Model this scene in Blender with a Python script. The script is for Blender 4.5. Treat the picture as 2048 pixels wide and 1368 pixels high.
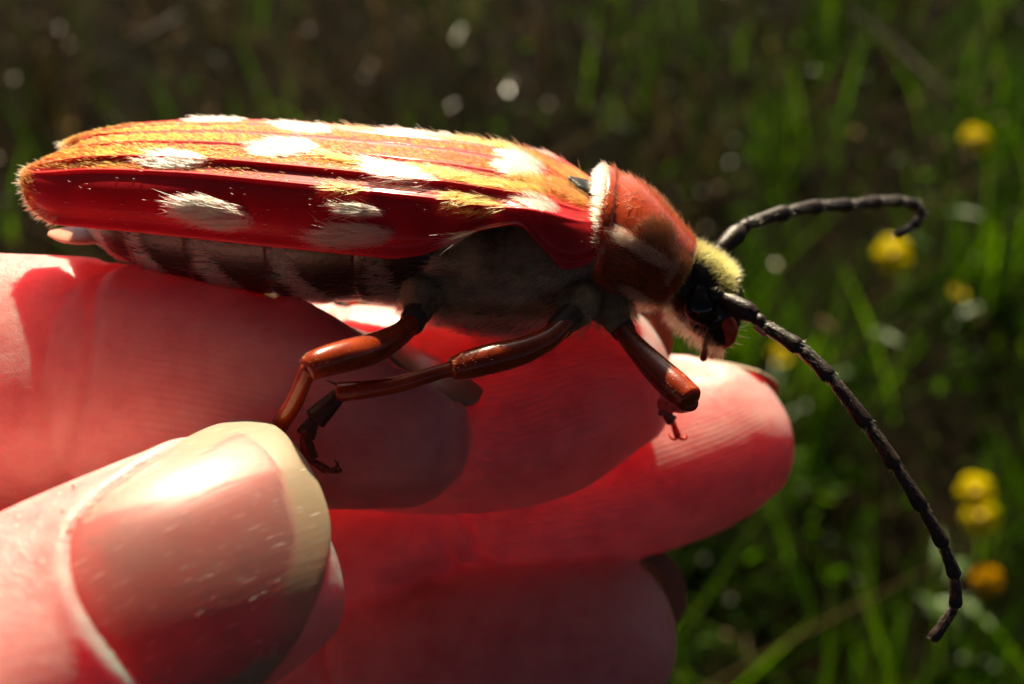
import bpy, bmesh, math, random
import numpy as np
from mathutils import Matrix, Vector
from mathutils.bvhtree import BVHTree

for o in list(bpy.data.objects):
    bpy.data.objects.remove(o, do_unlink=True)
SC = bpy.context.scene
COL = SC.collection
rng = np.random.default_rng(7)
random.seed(7)

# ------------------------------------------------------------------ camera
PITCH = math.radians(36)
CAM_H = 0.50
DIST = 88.0                      # millimetres from the lens to the middle of the beetle
HFOV = math.radians(50)
cam_d = bpy.data.cameras.new('camera')
cam = bpy.data.objects.new('camera', cam_d)
COL.objects.link(cam)
cam_d.sensor_width = 36
cam_d.lens = 18 / math.tan(HFOV / 2)
cam_d.clip_start = 0.003
cam_d.clip_end = 500
cam_d.dof.use_dof = True
cam_d.dof.focus_distance = 0.0790
cam_d.dof.aperture_fstop = cam_d.lens / 1.65    # entrance pupil of 1.65 mm (a phone lens)
cam_d.dof.aperture_blades = 0
cam.location = (0, 0, CAM_H)
cam.rotation_euler = (math.pi / 2 - PITCH, 0, 0)
SC.camera = cam

FW = np.array([0, math.cos(PITCH), -math.sin(PITCH)])
UP = np.array([0, math.sin(PITCH), math.cos(PITCH)])
CAMP = np.array([0, 0, CAM_H])
L = Matrix(((1, 0, 0, 0), (0, FW[1], UP[1], 0), (0, FW[2], UP[2], 0), (0, 0, 0, 1)))
L.translation = Vector(CAMP + FW * DIST * 0.001)

# ------------------------------------------------------------------ world and sun
SUN_LOCAL = np.array([-0.05, 0.21, 0.98])        # towards the sun: right, away, up of the held beetle
SUN_LOCAL /= np.linalg.norm(SUN_LOCAL)
Lr = np.array(L.to_3x3())
SUNW = Lr @ SUN_LOCAL
w = bpy.data.worlds.new('World')
SC.world = w
w.use_nodes = True
nt = w.node_tree
sky = nt.nodes.new('ShaderNodeTexSky')
sky.sky_type = 'NISHITA'
sky.sun_disc = False
sky.sun_elevation = math.asin(SUNW[2])
sky.sun_rotation = math.atan2(SUNW[0], SUNW[1])
sky.air_density = 0.02
sky.altitude = 1200
sky.dust_density = 2.0
sky.ozone_density = 0.0
nt.links.new(sky.outputs[0], nt.nodes['Background'].inputs[0])
nt.nodes['Background'].inputs[1].default_value = 0.115
sd = bpy.data.lights.new('sun', 'SUN')
sd.energy = 5.0
sd.angle = math.radians(0.53)
sd.color = (1.0, 0.87, 0.60)
sun = bpy.data.objects.new('sun', sd)
COL.objects.link(sun)
sun.rotation_euler = Vector(SUNW).to_track_quat('Z', 'Y').to_euler()
sun.location = (0, 0, 3)

SC.view_settings.view_transform = 'Standard'
SC.view_settings.look = 'None'
SC.view_settings.exposure = 1.0
SC.view_settings.gamma = 1.0
SC.view_settings.use_curve_mapping = False
SC.render.engine = 'CYCLES'
SC.cycles.use_denoising = True
SC.cycles.max_bounces = 9
SC.cycles.transparent_max_bounces = 9
SC.cycles.sample_clamp_indirect = 8

# ------------------------------------------------------------------ frame helpers
K = 2048 / (2 * DIST * math.tan(HFOV / 2))       # photo pixels per millimetre at the beetle


def P(px, py, y=0.0):
    """photo pixel + depth (mm beyond the beetle) -> point in the held frame, mm"""
    s = (DIST + y) / DIST
    return np.array([(px - 1024) / K * s, y, (684 - py) / K * s])


def proj(p):
    p = np.asarray(p, float)
    s = (DIST + p[..., 1]) / DIST
    return np.stack([1024 + p[..., 0] / s * K, 684 - p[..., 2] / s * K], -1)


def norm(v):
    v = np.asarray(v, float)
    return v / np.maximum(np.linalg.norm(v, axis=-1, keepdims=True), 1e-12)


def cr(pts, n):
    """Catmull-Rom resampling of rows (any columns) to n rows"""
    p = np.asarray(pts, float)
    q = np.vstack([2 * p[0] - p[1], p, 2 * p[-1] - p[-2]])
    t = np.linspace(0, len(p) - 1 - 1e-9, n)
    i = t.astype(int)
    f = (t - i)[:, None]
    a, b, c, d = q[i], q[i + 1], q[i + 2], q[i + 3]
    return 0.5 * ((2 * b) + (-a + c) * f + (2 * a - 5 * b + 4 * c - d) * f ** 2 + (-a + 3 * b - 3 * c + d) * f ** 3)


def smooth1(x, xp, fp):
    """smooth table lookup (pchip-like through cosine-blended catmull)"""
    x = np.asarray(x, float)
    xp = np.asarray(xp, float)
    fp = np.asarray(fp, float)
    m = np.zeros_like(fp)
    d = np.diff(fp) / np.diff(xp)
    m[0], m[-1] = d[0], d[-1]
    for k in range(1, len(fp) - 1):
        m[k] = 0 if d[k - 1] * d[k] <= 0 else 2 * d[k - 1] * d[k] / (d[k - 1] + d[k])
    xx = np.clip(x, xp[0], xp[-1])
    i = np.clip(np.searchsorted(xp, xx, side='right') - 1, 0, len(xp) - 2)
    h = xp[i + 1] - xp[i]
    t = (xx - xp[i]) / h
    return ((2 * t ** 3 - 3 * t ** 2 + 1) * fp[i] + (t ** 3 - 2 * t ** 2 + t) * h * m[i]
            + (-2 * t ** 3 + 3 * t ** 2) * fp[i + 1] + (t ** 3 - t ** 2) * h * m[i + 1])


def loft_faces(n, m, closed=True):
    f = []
    mm = m if closed else m - 1
    for i in range(n - 1):
        for j in range(mm):
            k = (j + 1) % m
            f.append((i * m + j, i * m + k, (i + 1) * m + k, (i + 1) * m + j))
    return f


def loft(rings):
    """closed tube from rings (n,m,3), fan caps"""
    n, m, _ = rings.shape
    v = rings.reshape(-1, 3)
    f = loft_faces(n, m)
    c0, c1 = rings[0].mean(0), rings[-1].mean(0)
    v = np.vstack([v, c0, c1])
    a, b = n * m, n * m + 1
    for j in range(m):
        k = (j + 1) % m
        f.append((a, k, j))
        f.append((b, (n - 1) * m + j, (n - 1) * m + k))
    return v, f


def tube(pts, ra, rb=None, hint=(0, 0, 1), n=40, m=24, cap0=1.0, cap1=1.0, power=2.0):
    """swept tube through pts; ra along the hint direction, rb across; rounded ends of cap*radius"""
    pts = np.asarray(pts, float)
    ra = np.broadcast_to(np.asarray(ra, float), (len(pts),))
    rb = ra if rb is None else np.broadcast_to(np.asarray(rb, float), (len(pts),))
    q = cr(np.column_stack([pts, ra, rb]), n) if len(pts) > 2 else np.column_stack(
        [np.linspace(c0, c1, n) for c0, c1 in zip(np.column_stack([pts, ra, rb])[0], np.column_stack([pts, ra, rb])[-1])])
    c, A, B = q[:, :3], q[:, 3], q[:, 4]
    T = norm(np.gradient(c, axis=0))
    nc = 8
    ex, ea, eb, eT = [], [], [], []
    if cap0 > 0:
        for k in range(nc):
            th = math.pi / 2 * (1 - k / nc)
            ex.append(c[0] - T[0] * cap0 * A[0] * math.sin(th)); ea.append(A[0] * max(math.cos(th), .02)); eb.append(B[0] * max(math.cos(th), .02)); eT.append(T[0])
    for k in range(n):
        ex.append(c[k]); ea.append(A[k]); eb.append(B[k]); eT.append(T[k])
    if cap1 > 0:
        for k in range(1, nc + 1):
            th = math.pi / 2 * k / nc
            ex.append(c[-1] + T[-1] * cap1 * A[-1] * math.sin(th)); ea.append(A[-1] * max(math.cos(th), .02)); eb.append(B[-1] * max(math.cos(th), .02)); eT.append(T[-1])
    ex, ea, eb, eT = map(np.array, (ex, ea, eb, eT))
    h = np.asarray(hint, float)
    N = norm(h[None] - eT * (eT @ h)[:, None])
    Bv = np.cross(eT, N)
    th = np.linspace(0, 2 * math.pi, m, endpoint=False)
    cs, sn = np.cos(th), np.sin(th)
    if power != 2.0:
        cs = np.sign(cs) * np.abs(cs) ** (2 / power); sn = np.sign(sn) * np.abs(sn) ** (2 / power)
    rings = ex[:, None] + ea[:, None, None] * cs[None, :, None] * N[:, None] + eb[:, None, None] * sn[None, :, None] * Bv[:, None]
    return loft(rings)


def join(parts):
    vs, fs, o = [], [], 0
    for v, f in parts:
        vs.append(v); fs += [tuple(i + o for i in t) for t in f]; o += len(v)
    return np.vstack(vs), fs


def mk(name, vf, mat, parent=None, smooth=True, scale=0.001, offset=None, recalc=True, matrix=None):
    v, f = vf
    v = np.asarray(v, float)
    if offset is not None:
        v = v - offset
    me = bpy.data.meshes.new(name)
    me.from_pydata((v * scale).tolist(), [], f)
    if recalc:
        bm = bmesh.new(); bm.from_mesh(me)
        bmesh.ops.recalc_face_normals(bm, faces=bm.faces)
        bm.to_mesh(me); bm.free()
    me.polygons.foreach_set('use_smooth', [smooth] * len(me.polygons))
    me.materials.append(mat)
    ob = bpy.data.objects.new(name, me)
    COL.objects.link(ob)
    if parent:
        ob.parent = parent
    if matrix is not None:
        ob.matrix_world = matrix
    return ob


def tag(o, label=None, cat=None, group=None, kind=None):
    for k, v in (('label', label), ('category', cat), ('group', group), ('kind', kind)):
        if v:
            o[k] = v
    return o


# ------------------------------------------------------------------ materials
def newmat(name):
    m = bpy.data.materials.new(name)
    m.use_nodes = True
    return m, m.node_tree, m.node_tree.nodes['Principled BSDF']


def pmat(name, col, rough=.4, **kw):
    m, t, b = newmat(name)
    b.inputs['Base Color'].default_value = (*col, 1)
    b.inputs['Roughness'].default_value = rough
    for k, v in kw.items():
        b.inputs[k.replace('_', ' ')].default_value = v
    return m


def noise(t, scale, detail=4, coord=None, rough=.6, dist=0):
    n = t.nodes.new('ShaderNodeTexNoise')
    n.inputs['Scale'].default_value = scale
    n.inputs['Detail'].default_value = detail
    n.inputs['Roughness'].default_value = rough
    n.inputs['Distortion'].default_value = dist
    if coord is not None:
        t.links.new(coord, n.inputs['Vector'])
    return n


def ramp(t, fac, stops):
    r = t.nodes.new('ShaderNodeValToRGB')
    e = r.color_ramp.elements
    while len(e) < len(stops):
        e.new(.5)
    for el, (p, c) in zip(e, stops):
        el.position = p
        el.color = (*c, 1) if len(c) == 3 else c
    t.links.new(fac, r.inputs[0])
    return r


def bump(t, h, strength, dist, prev=None):
    b = t.nodes.new('ShaderNodeBump')
    b.inputs['Strength'].default_value = strength
    b.inputs['Distance'].default_value = dist
    t.links.new(h, b.inputs['Height'])
    if prev is not None:
        t.links.new(prev, b.inputs['Normal'])
    return b.outputs[0]


def math_node(t, op, a, b=None):
    n = t.nodes.new('ShaderNodeMath')
    n.operation = op
    for i, x in enumerate((a, b)):
        if x is None:
            continue
        if isinstance(x, (int, float)):
            n.inputs[i].default_value = x
        else:
            t.links.new(x, n.inputs[i])
    return n.outputs[0]


def skin_material():
    m, t, b = newmat('skin')
    tc = t.nodes.new('ShaderNodeTexCoord').outputs['Object']
    uv = t.nodes.new('ShaderNodeAttribute'); uv.attribute_name = 'ridge'
    n1 = noise(t, 110, 5, tc)
    n2 = noise(t, 480, 3, tc)
    mixn = math_node(t, 'ADD', math_node(t, 'MULTIPLY', n1.outputs[0], .65), math_node(t, 'MULTIPLY', n2.outputs[0], .35))
    r = ramp(t, mixn, [(.30, (.76, .22, .23)), (.5, (.88, .37, .36)), (.70, (.95, .51, .47))])
    t.links.new(r.outputs[0], b.inputs['Base Color'])
    b.inputs['Subsurface Weight'].default_value = 1.0
    b.inputs['Subsurface Radius'].default_value = (1.0, .11, .14)
    b.inputs['Subsurface Scale'].default_value = 0.0115
    b.inputs['Roughness'].default_value = .42
    b.inputs['Specular IOR Level'].default_value = .45
    # fingerprint ridges follow each finger's own coordinates
    wv = t.nodes.new('ShaderNodeTexWave')
    wv.wave_type = 'BANDS'; wv.bands_direction = 'Y'
    wv.inputs['Scale'].default_value = 0.62
    wv.inputs['Distortion'].default_value = 3.5
    wv.inputs['Detail'].default_value = 1.5
    wv.inputs['Detail Scale'].default_value = .35
    t.links.new(uv.outputs['Vector'], wv.inputs['Vector'])
    msk = t.nodes.new('ShaderNodeAttribute'); msk.attribute_name = 'ridge_mask'
    rh = math_node(t, 'MULTIPLY', wv.outputs['Fac'], msk.outputs['Fac'])
    nb = bump(t, rh, .26, .00008)
    v = t.nodes.new('ShaderNodeTexVoronoi')
    v.feature = 'DISTANCE_TO_EDGE'
    v.inputs['Scale'].default_value = 1500
    nz = noise(t, 900, 3, tc)
    mp = t.nodes.new('ShaderNodeMix'); mp.data_type = 'RGBA'
    mp.inputs[0].default_value = .0012
    t.links.new(tc, mp.inputs[6]); t.links.new(nz.outputs[1], mp.inputs[7])
    t.links.new(mp.outputs[2], v.inputs['Vector'])
    nm = math_node(t, 'SUBTRACT', 1.0, msk.outputs['Fac'])
    vh = math_node(t, 'MULTIPLY', math_node(t, 'MINIMUM', v.outputs['Distance'], .12), nm)
    nb = bump(t, vh, .45, .0002, nb)
    n3 = noise(t, 350, 4, tc)
    nb = bump(t, n3.outputs[0], .4, .0004, nb)
    t.links.new(nb, b.inputs['Normal'])
    rr = ramp(t, n2.outputs[0], [(.3, (.36, .36, .36)), (.7, (.52, .52, .52))])
    t.links.new(rr.outputs[0], b.inputs['Roughness'])
    return m


def nail_material(name='nail', base_op=.24, ss=.9):
    m, t, b = newmat(name)
    at = t.nodes.new('ShaderNodeAttribute'); at.attribute_name = 'free_edge'
    uv = t.nodes.new('ShaderNodeAttribute'); uv.attribute_name = 'nail_uv'
    mp = t.nodes.new('ShaderNodeMapping')
    mp.inputs['Scale'].default_value = (.14, 2.4, 1)
    t.links.new(uv.outputs['Vector'], mp.inputs['Vector'])
    st = noise(t, 1.6, 3, mp.outputs[0])
    bl = noise(t, .25, 3, uv.outputs['Vector'])
    bed = ramp(t, bl.outputs[0], [(.3, (.84, .38, .35)), (.7, (.90, .50, .45))])
    mx = t.nodes.new('ShaderNodeMix'); mx.data_type = 'RGBA'
    t.links.new(at.outputs['Fac'], mx.inputs[0])
    t.links.new(bed.outputs[0], mx.inputs[6])
    mx.inputs[7].default_value = (.46, .34, .23, 1)
    t.links.new(mx.outputs[2], b.inputs['Base Color'])
    b.inputs['Subsurface Weight'].default_value = ss
    b.inputs['Subsurface Radius'].default_value = (1, .5, .35)
    b.inputs['Subsurface Scale'].default_value = .0012
    b.inputs['Roughness'].default_value = .5
    b.inputs['Specular IOR Level'].default_value = 0
    b.inputs['Coat Weight'].default_value = 0
    b.inputs['Coat Roughness'].default_value = .22
    # fine scratches along the nail and faint growth ridges
    mp2 = t.nodes.new('ShaderNodeMapping')
    mp2.inputs['Rotation'].default_value = (0, 0, math.radians(14))
    mp2.inputs['Scale'].default_value = (.38, 7, 1)
    t.links.new(uv.outputs['Vector'], mp2.inputs['Vector'])
    sc = noise(t, 1.0, 2, mp2.outputs[0])
    scr = ramp(t, sc.outputs[0], [(.655, (0, 0, 0)), (.70, (1, 1, 1))])
    wear = t.nodes.new('ShaderNodeMix'); wear.data_type = 'RGBA'
    t.links.new(math_node(t, 'MULTIPLY', scr.outputs[0], .6), wear.inputs[0])
    t.links.new(mx.outputs[2], wear.inputs[6]); wear.inputs[7].default_value = (.95, .84, .76, 1)
    t.links.new(wear.outputs[2], b.inputs['Base Color'])
    nb = bump(t, st.outputs[0], .16, .00016)
    nb = bump(t, scr.outputs[0], .8, .00006, nb)
    t.links.new(nb, b.inputs['Normal'])
    tr = t.nodes.new('ShaderNodeBsdfTransparent')
    tr.inputs[0].default_value = (.98, .86, .80, 1)
    gl = t.nodes.new('ShaderNodeBsdfGlossy')
    gl.inputs['Roughness'].default_value = .36
    t.links.new(nb, gl.inputs['Normal'])
    fr = t.nodes.new('ShaderNodeFresnel'); fr.inputs[0].default_value = 1.38
    op = math_node(t, 'ADD', math_node(t, 'MULTIPLY', at.outputs['Fac'], .50), base_op)
    op = math_node(t, 'MINIMUM', math_node(t, 'ADD', op, math_node(t, 'MULTIPLY', scr.outputs[0], .3)), .95)
    m1 = t.nodes.new('ShaderNodeMixShader'); m2 = t.nodes.new('ShaderNodeMixShader')
    t.links.new(op, m1.inputs[0]); t.links.new(tr.outputs[0], m1.inputs[1]); t.links.new(b.outputs[0], m1.inputs[2])
    t.links.new(fr.outputs[0], m2.inputs[0]); t.links.new(m1.outputs[0], m2.inputs[1]); t.links.new(gl.outputs[0], m2.inputs[2])
    t.links.new(m2.outputs[0], t.nodes['Material Output'].inputs['Surface'])
    return m


def hair_material(name, rough=.35):
    m = bpy.data.materials.new(name)
    m.use_nodes = True
    t = m.node_tree
    t.nodes.clear()
    out = t.nodes.new('ShaderNodeOutputMaterial')
    h = t.nodes.new('ShaderNodeBsdfHairPrincipled')
    h.parametrization = 'COLOR'
    h.inputs['Roughness'].default_value = rough
    h.inputs['Radial Roughness'].default_value = .45
    h.inputs['IOR'].default_value = 1.36
    at = t.nodes.new('ShaderNodeAttribute'); at.attribute_name = 'tint'
    t.links.new(at.outputs['Color'], h.inputs['Color'])
    t.links.new(h.outputs[0], out.inputs['Surface'])
    return m


def cuticle(name, c0, c1, scale=600, rough=.25, bumpd=.00006, **kw):
    m, t, b = newmat(name)
    tc = t.nodes.new('ShaderNodeTexCoord').outputs['Object']
    n = noise(t, scale, 4, tc)
    r = ramp(t, n.outputs[0], [(.35, c0), (.65, c1)])
    t.links.new(r.outputs[0], b.inputs['Base Color'])
    b.inputs['Roughness'].default_value = rough
    n2 = noise(t, scale * 6, 2, tc)
    t.links.new(bump(t, n2.outputs[0], .5, bumpd), b.inputs['Normal'])
    for k, v in kw.items():
        b.inputs[k.replace('_', ' ')].default_value = v
    return m


M = {}
M['skin'] = skin_material()
M['nail'] = nail_material()
M['fingernail'] = nail_material('fingernail', .45, .15)
M['hair'] = hair_material('pubescence')
M['elytra'] = cuticle('elytra_red', (.50, .002, .010), (.64, .005, .014), 300, .5, .00003, Coat_Weight=.36, Coat_Roughness=.10, Specular_IOR_Level=.2,
                      Subsurface_Weight=.35, Subsurface_Radius=(1, .1, .1), Subsurface_Scale=.0008)
M['pronotum'] = cuticle('pronotum_orange', (.46, .04, .004), (.62, .075, .008), 420, .28, .00006, Coat_Weight=.6, Coat_Roughness=.18)
M['black'] = cuticle('black_cuticle', (.008, .007, .007), (.022, .016, .013), 500, .3, .00008)
M['thorax'] = cuticle('thorax_down', (.13, .09, .052), (.42, .31, .18), 380, .7, .0002, Specular_IOR_Level=.15)
M['dark'] = cuticle('dark_brown_cuticle', (.05, .03, .018), (.09, .05, .03), 500, .5, .00008)
M['antenna'] = cuticle('antenna_cuticle', (.02, .013, .011), (.055, .034, .026), 1500, .33, .0001)
M['eye'] = pmat('eye_black', (.006, .005, .005), .12, Coat_Weight=.6)
M['leg'] = cuticle('leg_amber', (.27, .024, .003), (.42, .055, .006), 500, .26, .00004, Coat_Weight=.4, Coat_Roughness=.15,
                   Subsurface_Weight=.6, Subsurface_Radius=(1, .28, .08), Subsurface_Scale=.0012)
M['tarsus'] = cuticle('tarsus_brown', (.05, .016, .010), (.11, .035, .018), 700, .4, .00006)
M['mouth'] = cuticle('mouthpart_red', (.6, .05, .02), (.75, .12, .04), 700, .25, .00004, Subsurface_Weight=.5,
                     Subsurface_Radius=(1, .2, .1), Subsurface_Scale=.0006)
M['membrane'] = cuticle('tail_membrane', (.55, .22, .16), (.7, .34, .24), 500, .3, .00005, Subsurface_Weight=.6,
                        Subsurface_Radius=(1, .3, .2), Subsurface_Scale=.0008)

# ------------------------------------------------------------------ the meadow behind
def soil_material():
    m, t, b = newmat('soil')
    tc = t.nodes.new('ShaderNodeTexCoord').outputs['Object']
    n = noise(t, 9, 8, tc)
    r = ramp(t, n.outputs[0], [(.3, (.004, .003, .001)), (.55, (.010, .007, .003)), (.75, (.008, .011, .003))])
    t.links.new(r.outputs[0], b.inputs['Base Color'])
    b.inputs['Roughness'].default_value = 1.0
    b.inputs['Specular IOR Level'].default_value = .05
    n2 = noise(t, 60, 6, tc)
    t.links.new(bump(t, n2.outputs[0], 1, .02), b.inputs['Normal'])
    return m


def leaf_material(name, rough=.35, trans=.55, spec=.10):
    m = bpy.data.materials.new(name)
    m.use_nodes = True
    t = m.node_tree
    b = t.nodes['Principled BSDF']
    at = t.nodes.new('ShaderNodeAttribute'); at.attribute_name = 'tint'
    t.links.new(at.outputs['Color'], b.inputs['Base Color'])
    b.inputs['Roughness'].default_value = rough
    b.inputs['Specular IOR Level'].default_value = spec
    tr = t.nodes.new('ShaderNodeBsdfTranslucent')
    hs = t.nodes.new('ShaderNodeHueSaturation')
    hs.inputs['Saturation'].default_value = 1.15
    hs.inputs['Value'].default_value = 1.5
    t.links.new(at.outputs['Color'], hs.inputs['Color'])
    t.links.new(hs.outputs[0], tr.inputs['Color'])
    mx = t.nodes.new('ShaderNodeMixShader')
    mx.inputs[0].default_value = trans
    t.links.new(b.outputs[0], mx.inputs[1]); t.links.new(tr.outputs[0], mx.inputs[2])
    t.links.new(mx.outputs[0], t.nodes['Material Output'].inputs['Surface'])
    return m


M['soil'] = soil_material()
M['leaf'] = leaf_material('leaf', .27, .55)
M['straw'] = leaf_material('straw', .30, .2)
M['husk'] = leaf_material('husk', .26, .2, .45)
def petal_material(name, col):
    m = leaf_material(name, .35, .72)
    t = m.node_tree
    for n in list(t.nodes):
        if n.type == 'ATTRIBUTE':
            t.nodes.remove(n)
    t.nodes['Principled BSDF'].inputs['Base Color'].default_value = (*col, 1)
    for n in t.nodes:
        if n.type == 'HUE_SAT':
            n.inputs['Color'].default_value = (*col, 1)
            n.inputs['Value'].default_value = 1.0
    return m


M['petal'] = petal_material('petal_yellow', (.95, .84, .010))
M['petal_orange'] = petal_material('petal_orange', (.95, .66, .010))
M['stem'] = pmat('stem_green', (.07, .13, .03), .5)
M['stamen'] = pmat('stamen_gold', (.55, .33, .02), .6)

gx = np.concatenate([[-60, -12, -5], np.linspace(-2.4, 2.4, 49), [5, 12, 60]])
gy = np.concatenate([[-60, -10, -2], np.linspace(-.5, 4.5, 51), [8, 15, 60]])
GX, GY = np.meshgrid(gx, gy, indexing='ij')
GZ = .012 * np.sin(GX * 7 + 1) * np.cos(GY * 5) + .010 * np.sin(GX * 17 + GY * 13) - .01
gr = mk('ground', (np.stack([GX, GY, GZ], -1).reshape(-1, 3), loft_faces(len(gx), len(gy), False)), M['soil'], scale=1, recalc=False)
if gr.data.polygons[0].normal.z < 0:
    gr.data.flip_normals()
tag(gr, kind='structure')


def blades(name, n, hgt, wid, lean, cols, mat, ylim=(.16, 2.8), bend=.5, seg=5, dens=None, label=None, cat=None, droop=0.0):
    y = ylim[0] + (ylim[1] - ylim[0]) * rng.random(n) ** 1.5
    x = rng.uniform(-1, 1, n) * (.22 + .62 * y)
    if dens is not None:
        k = rng.random(n) < dens(x, y)
        x, y = x[k], y[k]; n = len(x)
    # clumps
    cx, cy = rng.uniform(-1.8, 1.8, 500), rng.uniform(.1, 2.8, 500)
    d = (x[:, None] - cx[None]) ** 2 + (y[:, None] - cy[None]) ** 2
    j = d.argmin(1)
    pull = rng.uniform(.25, .8, n)
    x = x + (cx[j] - x) * pull; y = y + (cy[j] - y) * pull
    h = rng.uniform(*hgt, n); wd = rng.uniform(*wid, n)
    az = rng.uniform(0, 2 * math.pi, n)
    ln_ = rng.uniform(*lean, n)
    dirx, diry = np.cos(az), np.sin(az)
    fa = az + math.pi / 2 + rng.normal(0, .5, n)
    t = np.linspace(0, 1, seg)[None]
    s = ln_[:, None] * t + bend * rng.random(n)[:, None] * t ** 2
    X = x[:, None] + dirx[:, None] * s * h[:, None]
    Y = y[:, None] + diry[:, None] * s * h[:, None]
    Z = h[:, None] * (t - droop * t ** 2 * rng.random(n)[:, None]) - .01
    wp = wd[:, None] * .5 * np.sin(np.clip(.18 + .82 * t, 0, 1) * math.pi) ** .7 * 1.0 + wd[:, None] * .04
    ox, oy = np.cos(fa)[:, None] * wp, np.sin(fa)[:, None] * wp
    A = np.stack([X - ox, Y - oy, Z], -1); B = np.stack([X + ox, Y + oy, Z + wp * .25], -1)
    v = np.stack([A, B], 2).reshape(-1, 3)
    f = []
    i0 = (np.arange(n) * seg * 2)[:, None] + (np.arange(seg - 1) * 2)[None]
    i0 = i0.ravel()
    f = np.column_stack([i0, i0 + 1, i0 + 3, i0 + 2])
    me = bpy.data.meshes.new(name)
    me.from_pydata(v.tolist(), [], f.tolist())
    cols = np.array(cols)
    c = cols[rng.integers(0, len(cols), n)] * rng.uniform(.6, 1.35, (n, 1))
    c = np.repeat(c, seg * 2, 0)
    a = me.attributes.new('tint', 'FLOAT_COLOR', 'POINT')
    a.data.foreach_set('color', np.column_stack([np.clip(c, 0, 1), np.ones(len(c))]).astype(np.float32).ravel())
    me.materials.append(mat)
    me.polygons.foreach_set('use_smooth', [True] * len(me.polygons))
    o = bpy.data.objects.new(name, me)
    COL.objects.link(o)
    tag(o, label, cat, kind='stuff')
    return o


def leaves(name, n, size, zr, cols, mat, dens=None, label=None, cat=None, ylim=(.2, 2.8), aspect=.5):
    """loose small leaves at all angles on low plants"""
    y = ylim[0] + (ylim[1] - ylim[0]) * rng.random(n) ** 1.4
    x = rng.uniform(-1, 1, n) * (.2 + .62 * y)
    if dens is not None:
        k = rng.random(n) < dens(x, y)
        x, y = x[k], y[k]; n = len(x)
    cx, cy = rng.uniform(-1.8, 1.8, 700), rng.uniform(.1, 2.8, 700)
    j = ((x[:, None] - cx[None]) ** 2 + (y[:, None] - cy[None]) ** 2).argmin(1)
    pull = rng.uniform(.0, .8, n)
    x = x + (cx[j] - x) * pull; y = y + (cy[j] - y) * pull
    z = zr[0] + (zr[1] - zr[0]) * rng.random(n) ** 1.6
    c = np.column_stack([x, y, z])
    a = norm(rng.normal(0, 1, (n, 3)) * np.array([1, 1, .7]))
    nn = norm(np.cross(a, rng.normal(0, 1, (n, 3))) + np.array([0, 0, .35]))
    s = np.cross(a, nn)
    L_ = rng.uniform(*size, n)[:, None]
    W_2 = L_ * aspect * .5
    pts = np.stack([c - a * L_ * .5, c + s * W_2 - a * L_ * .12 + nn * W_2 * .3, c + s * W_2 * .8 + a * L_ * .2 + nn * W_2 * .3, c + a * L_ * .5 - nn * W_2 * .3,
                    c - s * W_2 * .8 + a * L_ * .2 + nn * W_2 * .3, c - s * W_2 - a * L_ * .12 + nn * W_2 * .3], 1)
    v = pts.reshape(-1, 3)
    b0 = (np.arange(n) * 6)[:, None]
    f = np.concatenate([b0 + np.array([[0, 1, 2, 3]]), b0 + np.array([[0, 3, 4, 5]])], 0)
    me = bpy.data.meshes.new(name)
    me.from_pydata(v.tolist(), [], f.tolist())
    cols = np.array(cols)
    cc = np.repeat(cols[rng.integers(0, len(cols), n)] * rng.uniform(.6, 1.4, (n, 1)), 6, 0)
    at_ = me.attributes.new('tint', 'FLOAT_COLOR', 'POINT')
    at_.data.foreach_set('color', np.column_stack([np.clip(cc, 0, 1), np.ones(len(cc))]).astype(np.float32).ravel())
    me.materials.append(mat)
    o = bpy.data.objects.new(name, me)
    COL.objects.link(o)
    tag(o, label, cat, kind='stuff')
    return o


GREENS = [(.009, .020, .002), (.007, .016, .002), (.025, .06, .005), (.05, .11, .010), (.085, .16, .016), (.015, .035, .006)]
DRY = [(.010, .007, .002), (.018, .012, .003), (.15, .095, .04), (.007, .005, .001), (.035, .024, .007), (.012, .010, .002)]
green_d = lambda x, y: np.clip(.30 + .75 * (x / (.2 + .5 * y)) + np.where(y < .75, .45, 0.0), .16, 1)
dry_d = lambda x, y: np.clip(.55 - .5 * (x / (.2 + .5 * y)) + np.where(y > .8, .35, -.2), .12, 1)
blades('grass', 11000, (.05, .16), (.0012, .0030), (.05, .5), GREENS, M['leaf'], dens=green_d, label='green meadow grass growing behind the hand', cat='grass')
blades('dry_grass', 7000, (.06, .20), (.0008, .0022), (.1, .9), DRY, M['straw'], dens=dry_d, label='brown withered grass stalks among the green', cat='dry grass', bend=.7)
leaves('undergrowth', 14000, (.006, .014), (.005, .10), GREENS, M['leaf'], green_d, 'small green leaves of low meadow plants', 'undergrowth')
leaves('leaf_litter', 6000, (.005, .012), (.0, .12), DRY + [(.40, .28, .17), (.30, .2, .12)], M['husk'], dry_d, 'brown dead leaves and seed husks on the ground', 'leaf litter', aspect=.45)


def pix_ray(px, py):
    t = math.tan(HFOV / 2)
    return norm(FW + np.array([1, 0, 0]) * (px - 1024) / 1024 * t + UP * (684 - py) / 1024 * t)


def at_height(px, py, z):
    d = pix_ray(px, py)
    return CAMP + d * ((z - CAM_H) / d[2])


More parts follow.
